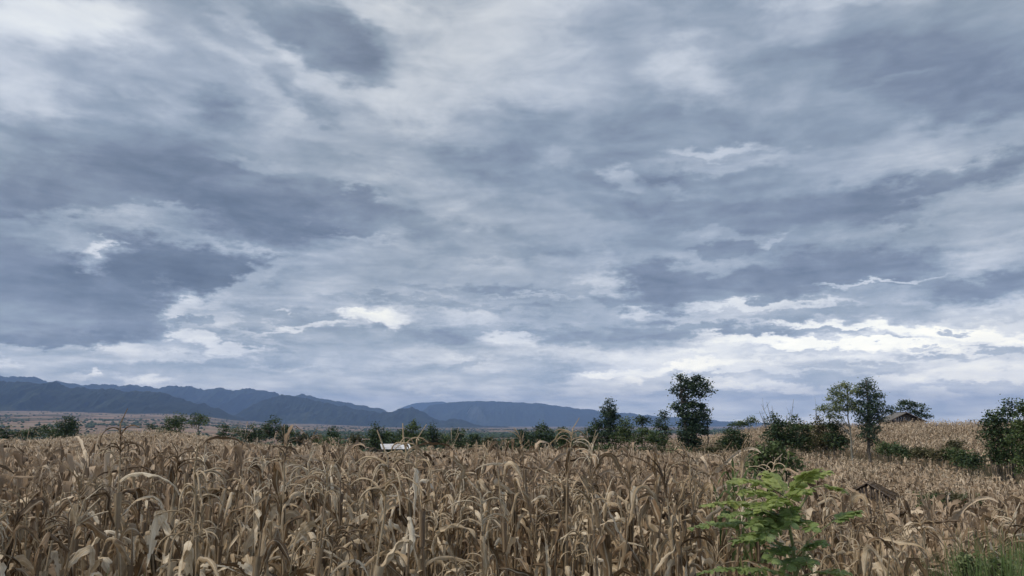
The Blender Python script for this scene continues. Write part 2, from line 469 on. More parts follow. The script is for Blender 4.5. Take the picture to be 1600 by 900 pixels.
def leafy(name, stops, rough=.55, trans=.25, scale=1.0, spec=.35, streak=False, ind=False, big=(0, 0, 0), bigamt=0.0):
    """leaf material: a colour ramp over a random tone per leaf, light passing through"""
    m, t = new_mat(name)
    r = t.node('ShaderNodeObjectInfo').outputs['Random'] if ind else t.node('ShaderNodeAttribute', attribute_name='rnd').outputs['Fac']
    geo = t.node('ShaderNodeNewGeometry')
    tc = t.node('ShaderNodeTexCoord')
    if streak:
        uvs = t.node('ShaderNodeSeparateXYZ', {0: tc.outputs['UV']}).outputs
        off = t.math('MULTIPLY', r, 37.0)
        sv = t.node('ShaderNodeCombineXYZ', {0: t.math('MULTIPLY', uvs[0], 13.0), 1: t.math('MULTIPLY', uvs[1], 2.2), 2: off}).outputs[0]
        st = t.noise(sv, 1.0, 4, .6).outputs[0]
        bl = t.noise(t.node('ShaderNodeCombineXYZ', {0: t.math('MULTIPLY', uvs[0], 1.6), 1: t.math('MULTIPLY', uvs[1], 5.0), 2: off}).outputs[0],
                     1.0, 5, .6, .6).outputs[0]
        fac = t.math('MULTIPLY_ADD', t.math('SUBTRACT', st, .5), .75, t.math('MULTIPLY_ADD', t.math('SUBTRACT', r, .5), .85, .5))
        fac = t.math('MULTIPLY_ADD', t.math('SUBTRACT', bl, .5), .75, fac, clamp=True)
        sp = t.noise(t.node('ShaderNodeCombineXYZ', {0: t.math('MULTIPLY', uvs[0], 7.0), 1: t.math('MULTIPLY', uvs[1], 16.0), 2: off}).outputs[0],
                     1.0, 3, .7).outputs[0]
        fac = t.math('MULTIPLY', fac, t.maprange(sp, .60, .70, 1.0, .55), clamp=True)
        h = st
    else:
        bl = t.noise(geo.outputs['Position'], scale, 3, .5).outputs[0]
        fac = t.math('MULTIPLY_ADD', t.math('SUBTRACT', bl, .5), .7, r, clamp=True)
        h = None
    c = t.ramp(fac, stops)
    if streak:
        rib = t.math('POWER', t.math('SUBTRACT', 1.0, t.math('MULTIPLY', t.math('ABSOLUTE', t.math('SUBTRACT', uvs[0], .5)), 2.0)), 14.0)
        c = t.mixc(t.math('MULTIPLY', rib, .45), c, tuple(min(1, x * 1.25) for x in stops[-1][1]))
    p = principled(t, c, rough, spec, h, .7, .005)
    tr = t.node('ShaderNodeBsdfTranslucent', {'Color': c})
    mx = t.node('ShaderNodeMixShader', {0: trans, 1: p.outputs[0], 2: tr.outputs[0]})
    t.l.new(mx.outputs[0], t.out.inputs[0])
    return m


# ------------------------------------------------------------------ terrain
MZ = 2.02                     # height of the maize
KY = [0, 6, 12, 20, 30, 45, 60, 75, 95, 120, 160, 300, 700, 1500, 4000, 8000, 14000, 30000, 60000]
KPX = [0, 250, 450, 640, 900, 1060, 1240, 1400, 1600]
KT = {
    6: (748, 746, 746, 746, 746, 758, 815, 846, 846),
    # photo row of the maize tops (to 120 m) and of the bare ground (beyond) in nine directions
    12: (722, 722, 724, 727, 728, 737, 775, 800, 803),
    20: (710, 707, 713, 717, 718, 725, 768, 806, 810),
    30: (704, 700, 707, 711, 714, 722, 763, 781, 783),
    45: (698, 692, 704, 709, 712, 716, 733, 740, 744),
    60: (694, 685, 701, 708, 711, 711, 712, 716, 722),
    75: (691, 678, 699, 709, 712, 704, 698, 697, 699),
    95: (690, 674, 700, 716, 714, 690, 675, 674, 677),
    120: (693, 675, 705, 722, 716, 684, 662, 659, 658),
    160: (718, 714, 722, 732, 722, 692, 668, 666, 666),
    300: (716, 715, 720, 727, 718, 702, 684, 678, 676),
    700: (698, 698, 701, 702, 700, 694, 688, 684, 682),
    1500: (678, 677, 684, 686, 685, 683, 681, 680, 680),
    4000: (650, 656, 670, 674, 674, 674, 673, 673, 673),
    8000: (637, 642, 662, 668, 669, 669, 668, 668, 668),
    14000: (632, 640, 658, 666, 666.5, 666.5, 666.5, 666.5, 666.5),
    30000: (650, 655, 662, 663.5, 663.5, 663.5, 663.5, 663.5, 663.5),
    60000: (660, 661, 662, 662, 662, 662, 662, 662, 662),
}
TANS = np.array([at(px, 690, 1)[0] for px in KPX])
GZ = np.zeros((len(KY), len(KPX)))
for i, y in enumerate(KY):
    for j, px in enumerate(KPX):
        if y >= 6:
            GZ[i, j] = at(px, KT[y][j], y)[2] - (MZ if y <= 120 else 0)


def gz(x, y):
    """height of the ground"""
    x = np.asarray(x, float)
    y = np.asarray(y, float)
    t = np.clip(x / np.maximum(y, 6.0), TANS[0], TANS[-1])
    yy = np.clip(y, 0, KY[-1])
    i = np.clip(np.searchsorted(KY, yy, side='right') - 1, 0, len(KY) - 2)
    ky = np.array(KY, float)
    fy = (yy - ky[i]) / (ky[i + 1] - ky[i])
    j = np.clip(np.searchsorted(TANS, t, side='right') - 1, 0, len(TANS) - 2)
    fx = (t - TANS[j]) / (TANS[j + 1] - TANS[j])
    fx = fx * fx * (3 - 2 * fx)
    a = GZ[i, j] * (1 - fx) + GZ[i, j + 1] * fx
    b = GZ[i + 1, j] * (1 - fx) + GZ[i + 1, j + 1] * fx
    return a * (1 - fy) + b * fy


def far_ground_material():
    m, t = new_mat('ground')
    geo = t.node('ShaderNodeNewGeometry')
    pos = geo.outputs['Position']
    sp = t.node('ShaderNodeSeparateXYZ', {0: pos}).outputs
    flat = t.node('ShaderNodeCombineXYZ', {0: sp[0], 1: sp[1], 2: 0.0}).outputs[0]
    vor = t.node('ShaderNodeTexVoronoi', {'Vector': flat, 'Scale': .0045, 'Randomness': .9}, voronoi_dimensions='2D')
    rc = t.node('ShaderNodeSeparateColor', {0: vor.outputs['Color']}).outputs[0]
    n1 = t.noise(flat, .0011, 4, .6, dim='2D').outputs[0]
    n2 = t.noise(flat, .006, 6, .62, dim='2D').outputs[0]
    n3 = t.noise(flat, .05, 5, .6, dim='2D').outputs[0]
    field = t.ramp(t.math('MULTIPLY_ADD', t.math('SUBTRACT', n3, .5), .5, rc, clamp=True),
                   [(0, (.17, .13, .095)), (.35, (.30, .20, .15)), (.7, (.36, .26, .20)), (1, (.20, .17, .11))])
    wood = t.ramp(n3, [(.3, (.020, .032, .018)), (.7, (.06, .075, .035))])
    wm = t.math('ADD', t.math('MULTIPLY', n1, .4), t.math('MULTIPLY', n2, .62))
    # the wooded share grows towards the centre of the valley
    wide = t.maprange(t.math('DIVIDE', sp[0], t.math('MAXIMUM', sp[1], 10.0)), -.5, 0.0, 0.0, .012)
    wm = t.math('ADD', wm, wide)
    wmask = t.maprange(wm, .53, .57, 0, 1, 'SMOOTHSTEP')
    far = t.mixc(wmask, field, wood)
    n4 = t.noise(pos, 1.2, 6, .65).outputs[0]
    soil = t.ramp(n4, [(.3, (.045, .040, .022)), (.7, (.115, .095, .055))])
    fade = t.maprange(sp[1], 170, 420, 0, 1)
    col = t.mixc(fade, soil, far)
    p = principled(t, col, .95, .1, n4, .6, .1)
    t.l.new(p.outputs[0], t.out.inputs[0])
    return m


def build_ground():
    rows = np.concatenate([np.arange(-40, 6, 2.0), np.geomspace(6, 26500, 215)])
    cols = np.concatenate([np.linspace(-2.6, -.9, 14), np.linspace(-.85, .85, 170), np.linspace(.9, 2.6, 14)])
    X = np.array([[c * max(y, 18.0) * min(1.0, 30000 / (2.6 * max(y, 1.0))) for c in cols] for y in rows])
    Y = np.repeat(rows[:, None], len(cols), 1)
    Z = gz(X, Y)
    far = np.clip((Y - 400) / 2500, 0, 1)
    Z = Z + far * 3.5 * (np.sin(X * .0031 + Y * .0017) + np.sin(X * .0013 - Y * .0008 + 2) * 1.5) * np.clip(1 - Y / 9000, 0, 1)
    V = np.stack([X, Y, Z], -1).reshape(-1, 3)
    n, m = X.shape
    I = np.arange(n * m).reshape(n, m)
    F = np.stack([I[:-1, :-1], I[:-1, 1:], I[1:, 1:], I[1:, :-1]], -1).reshape(-1, 4)
    mb = MB()
    mb.add(V, F)
    tag(link('ground', mb.mesh('ground', far_ground_material(), True, False, False)), kind='structure')


build_ground()

# ------------------------------------------------------------------ mountains


def fbm1(x, seed, octs=5, rough=.5):
    r = np.random.default_rng(seed)
    out = np.zeros_like(x, float)
    a, f = 1.0, 1.0
    for _ in range(octs):
        tab = r.uniform(-1, 1, 4096)
        xi = np.floor(x * f).astype(int)
        fr = x * f - xi
        fr = fr * fr * (3 - 2 * fr)
        out += a * (tab[xi % 4096] * (1 - fr) + tab[(xi + 1) % 4096] * fr)
        a *= rough
        f *= 2
    return out


def fbm2(x, y, seed, octs=5, rough=.5, ridged=False):
    r = np.random.default_rng(seed)
    out = np.zeros_like(x, float)
    a, f = 1.0, 1.0
    for _ in range(octs):
        tab = r.uniform(-1, 1, (256, 256))
        xx, yy = x * f, y * f
        xi, yi = np.floor(xx).astype(int), np.floor(yy).astype(int)
        fx, fy = xx - xi, yy - yi
        fx, fy = fx * fx * (3 - 2 * fx), fy * fy * (3 - 2 * fy)
        g = lambda i, j: tab[(xi + i) % 256, (yi + j) % 256]
        v = (g(0, 0) * (1 - fx) + g(1, 0) * fx) * (1 - fy) + (g(0, 1) * (1 - fx) + g(1, 1) * fx) * fy
        out += a * ((1 - 2 * np.abs(v)) if ridged else v)
        a *= rough
        f *= 2
    return out


def mountain_material():
    m, t = new_mat('forested slope')
    geo = t.node('ShaderNodeNewGeometry')
    n1 = t.noise(geo.outputs['Position'], .0016, 7, .6).outputs[0]
    n2 = t.noise(geo.outputs['Position'], .012, 6, .65).outputs[0]
    c = t.ramp(t.math('ADD', t.math('MULTIPLY', n1, .5), t.math('MULTIPLY', n2, .5)),
               [(.36, (.010, .017, .013)), (.52, (.018, .028, .018)), (.60, (.04, .052, .03)), (.68, (.09, .09, .06))])
    p = principled(t, c, .95, .1, n2, 1.0, 12.0)
    t.l.new(p.outputs[0], t.out.inputs[0])
    return m


MMAT = mountain_material()


def mountain(label, ridge, Y, depth, foot_drop, seed, name='mountain', jag=1.4):
    """a range: its skyline follows the ridge, spurs and gullies run down towards the valley"""
    px = np.array([p[0] for p in ridge], float)
    py = np.array([p[1] for p in ridge], float)
    W = Y / FPX
    xs = np.arange(px[0], px[-1], .9)
    sky = np.interp(xs, px, py)
    k = np.exp(-np.linspace(-2, 2, 5) ** 2)
    sky = np.convolve(np.pad(sky, 2, 'edge'), k / k.sum(), 'valid')
    sky += fbm1(xs / 11, seed, 5, .6) * 1.0 * jag
    top = np.array([at(a, b, Y) for a, b in zip(xs, sky)])
    fr = np.concatenate([np.linspace(-1.0, 0, 46), np.linspace(.12, .8, 8)])
    X = np.repeat(top[:, 0][:, None], len(fr), 1)
    YY = Y + np.repeat(fr[None], len(xs), 0) * depth
    X = X * (YY / Y) ** .6
    base = np.minimum(gz(X, YY), gz(X, np.full_like(X, Y - depth)) + 0) - foot_drop
    H = np.repeat(top[:, 2][:, None], len(fr), 1)
    f = np.abs(fr)[None]
    prof = np.clip(1 - f, 0, 1) ** 1.25
    spur = fbm2(X / (95 * W / 3), YY / (depth * .9) + X / 9000, seed + 3, 5, .5, True)
    Z = base + (H - base) * prof
    Z += (spur - .2) * (H - base) * .20 * np.sin(np.pi * np.clip(f, 0, 1)) ** 1.0 * np.where(fr[None] < 0, 1, .3)
    # nothing in front may rise over the traced skyline
    lim = EYE + (H - EYE) * (YY / Y) - 4
    Z = np.where(f > .02, np.minimum(Z, lim), Z)
    V = np.stack([X, YY, Z], -1)
    n, m = X.shape
    I = np.arange(n * m).reshape(n, m)
    F = np.stack([I[:-1, :-1], I[1:, :-1], I[1:, 1:], I[:-1, 1:]], -1).reshape(-1, 4)
    mb = MB()
    mb.add(V.reshape(-1, 3), F)
    o = link(name, mb.mesh(name, MMAT, True, False, False))
    return tag(o, label, kind='structure')


mountain('near dark forested mountain ridge at the left, running down to the valley',
         [(-420, 600), (-250, 590), (-120, 601), (-40, 592), (0, 594), (30, 597), (60, 600), (88, 597), (110, 606), (150, 606), (175, 608), (200, 612),
          (235, 611), (262, 616), (290, 625), (320, 632), (345, 641), (368, 651), (390, 662)], 7000, 1250, 25, 5)
mountain('blue mountain range with rounded peaks behind the dark ridge',
         [(-500, 590), (-300, 580), (-150, 592), (-60, 584), (0, 588), (45, 587), (75, 597), (95, 597), (130, 603), (150, 600), (190, 603), (205, 600), (225, 603), (250, 607),
          (268, 604), (300, 604), (320, 609), (345, 606), (365, 612), (385, 607), (415, 609), (440, 617), (470, 617), (490, 620), (530, 628), (570, 634),
          (600, 640), (615, 646), (640, 655), (660, 664)], 13000, 2200, 35, 8, jag=1.6)
mountain('dark forested hills in the middle distance with two low humps',
         [(340, 664), (365, 650), (390, 636), (412, 625), (440, 618), (465, 619), (490, 625), (520, 632), (555, 638), (590, 644), (606, 644), (625, 639), (645, 638),
          (662, 644), (680, 654), (695, 658), (708, 655), (722, 656), (740, 662), (765, 666), (800, 667.5)], 9000, 1200, 25, 21)
mountain('wide flat-topped blue range on the horizon behind the smoke',
         [(630, 668), (655, 645), (672, 633), (700, 628.5), (750, 626), (790, 628), (826, 630), (845, 631), (870, 634), (900, 638), (925, 640), (945, 644), (985, 645),
          (1010, 649), (1045, 651), (1080, 655), (1110, 656), (1150, 659), (1200, 661), (1260, 664)], 16500, 3000, 45, 33, jag=.8)
mountain('faint far ridge at the back, paler than the range before it',
         [(560, 668), (600, 648), (625, 638), (650, 630), (690, 627), (705, 630), (780, 636), (900, 645), (1000, 655), (1100, 664)], 23000, 2200, 60, 44, jag=.6)


# ------------------------------------------------------------------ haze and smoke
def haze_material(name, dens, col, aniso=0.0):
    m, t = new_mat(name)
    v = t.node('ShaderNodeVolumePrincipled', {'Color': tuple(col) + (1,), 'Density': dens, 'Anisotropy': aniso})
    t.l.new(v.outputs[0], t.out.inputs[1])
    return m


def build_haze():
    mb = MB()
    zt = 860.0
    zb = -420.0
    box(mb, (0, 12000, (zt + zb) / 2), (64000, 32000, zt - zb))
    o = link('haze', mb.mesh('haze', haze_material('haze', 6.0e-5, (.36, .56, 1.0), 0.0), False, False, False))
    tag(o, kind='stuff')
    # thin smoke rising from the plain in front of the far range
    mb = MB()
    p0, p1, p2 = at(762, 661, 10500), at(748, 650, 10500), at(733, 641, 10500)
    c = np.array([p0, (p0 + p1) / 2, p1, (p1 + p2) / 2, p2])
    tube(mb, c, [15, 50, 85, 110, 60], 10)
    o = link('smoke', mb.mesh('smoke', haze_material('smoke', 6e-4, (.8, .85, .9)), True, False, False))
    tag(o, kind='stuff')

# ------------------------------------------------------------------ trees, bushes
BARK, tb = new_mat('bark')
_n = tb.noise(tb.node('ShaderNodeTexCoord').outputs['Object'], 6, 5, .6).outputs[0]
tb.l.new(principled(tb, tb.ramp(_n, [(.3, (.05, .042, .034)), (.7, (.17, .15, .125))]), .9, .2, _n, .6, .02).outputs[0], tb.out.inputs[0])
PALEBARK, tb = new_mat('pale bark')
_n = tb.noise(tb.node('ShaderNodeTexCoord').outputs['Object'], 6, 5, .6).outputs[0]
tb.l.new(principled(tb, tb.ramp(_n, [(.3, (.16, .15, .12)), (.7, (.34, .32, .27))]), .9, .2, _n, .4, .02).outputs[0], tb.out.inputs[0])

LEAF = {
    'dark': leafy('dark green leaves', [(0, (.024, .044, .021)), (.5, (.052, .088, .036)), (1, (.11, .155, .062))], .5, .15, .7),
    'blue': leafy('blue green leaves', [(0, (.021, .041, .029)), (.5, (.045, .079, .046)), (1, (.11, .155, .085))], .5, .15, .7),
    'mid': leafy('green leaves', [(0, (.034, .060, .024)), (.5, (.082, .125, .045)), (1, (.17, .22, .085))], .5, .2, .7),
    'light': leafy('light green leaves', [(0, (.08, .11, .045)), (.5, (.19, .235, .095)), (1, (.36, .40, .20))], .5, .3, .7),
    'olive': leafy('olive scrub leaves', [(0, (.04, .048, .021)), (.5, (.10, .10, .045)), (1, (.20, .175, .09))], .7, .2, .5),
    'brown': leafy('dry scrub leaves', [(0, (.05, .036, .02)), (.5, (.12, .095, .055)), (1, (.26, .20, .13))], .7, .2, .5),
}


def leaves_into(mb, c, nrm_bias, size, rng, tones, aspect=1.9, droop=0.0):
    """diamond shaped leaves (two triangles folded along the midrib) at the centres c"""
    n = len(c)
    d = rng.normal(size=(n, 3))
    d[:, 2] = d[:, 2] * .6 - droop
    d /= np.linalg.norm(d, axis=1)[:, None]
    u = rng.normal(size=(n, 3)) + np.array(nrm_bias)
    w = np.cross(d, u)
    w /= np.linalg.norm(w, axis=1)[:, None] + 1e-9
    nn = np.cross(w, d)
    s = size * rng.uniform(.6, 1.35, n)[:, None]
    L = d * s
    Wd = w * s / aspect
    up = nn * s * .12
    V = np.stack([c - L * .5, c + Wd * .5 + up, c + L * .5, c - Wd * .5 + up], 1).reshape(-1, 3)
    i = np.arange(n)[:, None] * 4
    F = np.concatenate([i + [0, 1, 2], i + [0, 2, 3]])
    mb.add(V, F, None, np.repeat(tones, 4))


def crown_mesh(blobs, size, dens, rng, droop=0.0, aspect=1.9, gaps=.25, grow=1.0):
    """leaf clumps: every blob (x, y, z, rx, ry, rz) holds several clusters of leaves, denser near its skin"""
    mb = MB()
    size = size * .74
    for (x, y, z, rx, ry, rz) in blobs:
        rx, rz = rx * grow, rz * grow
        vol = max(rx * ry * rz, 1e-3)
        area = (rx * ry * rz) ** (2 / 3)
        ncl = int(max(8, 11 * area / (size * 2.2) ** 2 * dens * .95))
        ncl = min(ncl, 560)
        p = rng.normal(size=(ncl, 3))
        p /= np.linalg.norm(p, axis=1)[:, None]
        p *= rng.uniform(.2, 1.08, ncl)[:, None] ** .6
        cc = np.array([x, y, z]) + p * np.array([rx, ry, rz])
        r = size * rng.uniform(1.1, 2.3, ncl)
        keep = rng.uniform(size=ncl) > gaps * .5
        for c0, rr in zip(cc[keep], r[keep]):
            k = int(rng.integers(13, 22))
            q = rng.normal(size=(k, 3)) * np.array([rr, rr, rr * .6]) * .6
            tone = rng.uniform(.15, .85)
            leaves_into(mb, c0 + q, (0, 0, 1.6), size, rng, np.clip(tone + rng.normal(size=k) * .13, 0, 1), aspect, droop)
    return mb


def make_plant(name, label, cat, px, Y, base, blobs_px, size, leaf, rng_seed, trunk=True, group=None, bark=None, dens=1.0, gaps=.25,
               droop=0.0, aspect=1.9, trunk_r=None, ztop=None, depthk=.9, lean=0.0):
    """blobs_px: (px, py, half width px, half height px) of the crown in the photograph; base: photo row of the foot or None for the ground"""
    rng = np.random.default_rng(rng_seed)
    m = Y / FPX * 1.01
    p = at(px, 690, Y)
    g0 = float(gz(p[0], Y))
    root = empty(name, (p[0], Y, g0))
    tag(root, label, cat, group)
    blobs = []
    for (bx, by, rx, ry) in blobs_px:
        q = at(bx, by, Y)
        w = rx * m
        blobs.append((q[0] - p[0], rng.uniform(-.35, .35) * w * .8, q[2] - g0, w, max(w * depthk, ry * m * .5), ry * m))
    cm = crown_mesh(blobs, size, dens * (1.35 if px > 900 else 1.15), rng, droop, aspect, gaps, 1.05 if px > 1000 and trunk else 1.38 if 380 < px < 960 else 1.2)
    if trunk:
        link('crown', cm.mesh('crown', LEAF[leaf], False, False), root)
        mb = MB()
        zmax = max(b[2] for b in blobs)
        H = zmax
        r0 = trunk_r or max(.05, H * .022)
        zs = np.linspace(-.3, H, 9)
        wob = np.cumsum(rng.normal(size=(9, 2)) * H * .010, 0)
        wob -= wob[0]
        cx = np.interp(zs, [0, H], [0, blobs[int(np.argmax([b[2] for b in blobs]))][0]])
        pts = np.stack([cx + wob[:, 0], wob[:, 1], zs], 1)
        tube(mb, pts, np.linspace(r0, r0 * .25, 9), 7)
        for b in blobs:
            if b[2] < .12 * H:
                continue
            zs0 = max(.15 * H, b[2] - rng.uniform(.4, 1.1) * (abs(b[0]) + b[3]) * .8)
            s = np.array([np.interp(zs0, zs, pts[:, k]) for k in range(3)])
            for kk in range(2):
                e = np.array([b[0], b[1], b[2]]) + rng.normal(size=3) * np.array(b[3:]) * .45
                mid = (s + e) / 2 + np.array([0, 0, -.05 * H * (kk - .5)])
                rr = r0 * .45 * (1 - zs0 / H * .6)
                tube(mb, [s, mid, e], [rr, rr * .7, rr * .2], 5)
        link('trunk', mb.mesh('trunk', bark or BARK, True), root)
    else:
        link('foliage', cm.mesh('foliage', LEAF[leaf], False, False), root)
        mb = MB()
        for b in blobs:
            for kk in range(2):
                e = np.array([b[0], b[1], b[2]]) + rng.normal(size=3) * np.array(b[3:]) * .5
                s = np.array([b[0] * .5, b[1] * .5, -.1])
                tube(mb, [s, (s + e) / 2 + rng.normal(size=3) * .05, e], [.035, .025, .01], 4)
        link('stem', mb.mesh('stem', BARK, True), root)
    return root


TG = 'trees and bushes along the field edge'
T = make_plant
# --- left: trees on and beyond the mound of maize
T('round_tree', 'small rounded dark tree behind the maize at the far left, with a notched top', 'tree', 105, 118, None,
  [(105, 665, 14, 10), (112, 659, 9, 6), (98, 674, 10, 8), (108, 680, 12, 8)], .42, 'dark', 101, group=TG, gaps=.1)
T('low_bush', 'low dark bush at the left edge behind the maize', 'bush', 8, 120, None, [(4, 676, 12, 9), (16, 683, 10, 7)], .4, 'dark', 102, False, TG)
T('low_bush', 'low dark bush between the left edge and the round tree', 'bush', 45, 122, None, [(40, 680, 14, 7), (55, 676, 9, 7)], .4, 'dark', 103, False, TG)
T('low_bush', 'dark bush just left of the small round tree', 'bush', 76, 125, None, [(72, 674, 12, 8), (84, 678, 9, 6)], .4, 'mid', 104, False, TG)
T('loose_tree', 'leaning loose-crowned tree standing on the left mound of maize', 'tree', 266, 100, None,
  [(274, 656, 12, 8), (264, 664, 11, 8), (258, 674, 10, 8), (270, 680, 12, 8), (278, 668, 7, 7)], .36, 'mid', 105, group=TG, gaps=.3)
T('loose_tree', 'small open tree with thin trunk just behind the mound crest', 'tree', 312, 130, None,
  [(308, 652, 11, 6), (316, 658, 10, 6), (303, 661, 8, 4)], .36, 'mid', 106, group=TG, gaps=.4)
T('low_bush', 'tiny dark bush left of the leaning tree on the mound', 'bush', 238, 125, None, [(238, 669, 7, 5)], .3, 'dark', 107, False, TG)
T('young_tree', 'narrow dark young tree on the right slope of the mound', 'tree', 350, 105, None,
  [(349, 670, 7, 7), (353, 680, 10, 7), (346, 690, 9, 7)], .34, 'dark', 108, group=TG)
T('low_bush', 'small bush beside the narrow tree on the mound slope', 'bush', 372, 130, None, [(368, 675, 8, 5), (378, 678, 6, 4)], .34, 'mid', 109, False, TG)
for k, (px, py, w, h, lab) in enumerate([
        (396, 676, 16, 9, 'dark bush right of the mound slope'), (425, 668, 15, 12, 'tallest of the dark bushes right of the mound'),
        (448, 676, 12, 9, 'dark bush with a flat top right of the tall one'), (472, 684, 12, 7, 'small scrubby bush in the gap right of the dark bushes'),
        (493, 688, 12, 7, 'low scrubby bush left of the round green bush')]):
    T('dense_bush', lab, 'bush', px, 128 + k * 2, None, [(px, py, w * .7, h), (px - w * .5, py + 8, w * .6, 8), (px + w * .5, py + 9, w * .6, 8)],
      .42, ('dark', 'dark', 'mid', 'olive', 'olive')[k], 120 + k, False, TG)
T('young_tree', 'narrow pointed dark tree behind the round green bush', 'tree', 522, 140, None,
  [(522, 675, 7, 7), (521, 685, 9, 8)], .4, 'dark', 130, group=TG)
T('round_bush', 'bright green rounded bush in front of the tree line, left of the white-roofed shed', 'bush', 516, 92, None,
  [(506, 693, 12, 7), (522, 692, 12, 8), (530, 700, 10, 6), (512, 702, 14, 7)], .3, 'mid', 131, False, TG)
# --- tree line behind the white roofed shed
row = [(556, 688, 14, 9, 'olive', 'olive scrub bush right of the round green bush'),
       (590, 680, 17, 12, 'dark', 'broad dark tree behind the left end of the white-roofed shed'),
       (606, 686, 15, 11, 'mid', 'greener tree directly behind the white-roofed shed'),
       (629, 685, 13, 11, 'dark', 'low dark tree behind the right end of the white-roofed shed'),
       (646, 675, 17, 13, 'mid', 'tall bushy tree with two tops right of the white-roofed shed'),
       (676, 677, 12, 11, 'dark', 'pointed tree between the two-topped tree and the low bushes'),
       (700, 690, 13, 8, 'mid', 'low rounded bush in the middle of the tree line'),
       (715, 683, 16, 11, 'dark', 'broad dark tree below the smoke, middle of the tree line'),
       (741, 690, 14, 9, 'dark', 'low dark tree right below the smoke'),
       (767, 691, 15, 8, 'olive', 'olive bush left of the dip in the tree line'),
       (793, 694, 13, 7, 'mid', 'lowest bush in the dip of the tree line'),
       (820, 685, 17, 12, 'dark', 'dark rounded tree at the left of the pair before the far range'),
       (848, 680, 20, 14, 'dark', 'bulky dark tree with ragged top left of the tall pointed tree'),
       (880, 682, 13, 10, 'mid', 'smaller green tree joined to the bulky dark tree'),
       (900, 693, 14, 8, 'olive', 'olive bush at the foot of the smaller green tree')]
for k, (px, py, w, h, lf, lab) in enumerate(row):
    rg = np.random.default_rng(300 + k)
    bl = [(px, py, w * .62, h * .8), (px - w * .5, py + h * .6, w * .55, h * .7), (px + w * .5, py + h * .7, w * .55, h * .7),
          (px + rg.uniform(-4, 4), py - h * .7, w * .35, h * .5), (px, py + h * 1.3, w * .8, h * .6)]
    T('dense_tree' if h > 9.5 else 'dense_bush', lab, 'tree' if h > 9.5 else 'bush', px, 104 + (k % 4) * 3, None, bl, .40, lf, 140 + k, h > 9.5, TG, gaps=.2)
# --- centre right group
T('low_tree', 'small dark tree at the left foot of the tall pointed tree', 'tree', 927, 92, None,
  [(927, 671, 9, 8), (922, 682, 10, 9), (932, 690, 10, 8)], .34, 'dark', 161, group=TG)
T('pointed_tree', 'tall pointed dense tree left of the mop-headed tree', 'tree', 951, 92, None,
  [(952, 631, 5, 6), (951, 642, 10, 8), (950, 655, 13, 9), (951, 669, 15, 10), (951, 684, 17, 10), (957, 648, 9, 8)], .34, 'blue', 162, group=TG, gaps=.15)
T('pointed_tree', 'shorter green pointed tree against the right side of the tall pointed one', 'tree', 977, 90, None,
  [(978, 659, 6, 7), (976, 669, 11, 8), (972, 682, 15, 9), (985, 684, 9, 8)], .34, 'mid', 163, group=TG)
T('mop_headed_tree', 'small tree with a flat mop-like crown on a thin trunk', 'tree', 1003, 92, None,
  [(998, 658, 8, 5), (1008, 659, 9, 5), (1003, 655, 7, 4)], .34, 'blue', 164, group=TG, gaps=.15)
T('low_tree', 'low green tree under the mop-headed tree', 'tree', 1008, 86, None,
  [(1004, 674, 10, 5), (1012, 682, 14, 8), (996, 688, 12, 7)], .34, 'mid', 165, group=TG)
T('low_tree', 'medium dark tree just left of the tallest tree', 'tree', 1037, 88, None,
  [(1037, 650, 8, 7), (1034, 661, 11, 7), (1040, 671, 10, 7), (1030, 684, 14, 10)], .34, 'dark', 166, group=TG, gaps=.15)
T('low_bush', 'green bush in front of the medium dark tree', 'bush', 1022, 82, None,
  [(1022, 684, 12, 9), (1034, 692, 10, 8)], .32, 'mid', 167, False, TG)
T('tall_tree', 'tallest tree of the field edge, dark, with a ragged wide top', 'tree', 1080, 84, None,
  [(1074, 593, 12, 6), (1063, 588, 4, 4), (1091, 592, 10, 5), (1080, 604, 17, 7), (1060, 606, 8, 4), (1100, 600, 9, 5), (1107, 609, 7, 6), (1056, 614, 8, 3),
   (1077, 618, 15, 7), (1097, 616, 9, 4), (1072, 632, 17, 8), (1056, 636, 7, 5), (1090, 636, 12, 7), (1101, 641, 7, 4), (1074, 648, 18, 9), (1090, 652, 12, 7),
   (1078, 664, 17, 10), (1088, 672, 13, 9), (1070, 680, 13, 9), (1084, 688, 14, 9), (1078, 697, 12, 7)], .36, 'blue', 170, group=TG, gaps=.35, aspect=1.6, dens=1.3)
T('slim_tree', 'slim dark tree leaning against the right side of the tallest tree', 'tree', 1103, 86, None,
  [(1103, 648, 4, 6), (1103, 658, 7, 7), (1101, 668, 7, 6), (1104, 675, 6, 4)], .32, 'blue', 171, group=TG)
T('dense_bush', 'round dark bush in front of the hill field, right of the tallest tree', 'bush', 1146, 80, None,
  [(1146, 676, 10, 7), (1150, 686, 15, 9), (1137, 692, 14, 9), (1157, 695, 12, 9)], .32, 'dark', 172, False, TG, gaps=.1)
T('low_bush', 'low bush on the hill crest against the sky, left of the bare twigs', 'bush', 1170, 118, None,
  [(1150, 664, 9, 3), (1163, 661, 9, 4), (1175, 657, 8, 5)], .34, 'mid', 173, False, TG)
T('young_tree', 'tiny dark tree standing alone on the hill crest', 'tree', 1196, 118, None, [(1196, 658, 4, 5)], .3, 'dark', 174, group=TG)
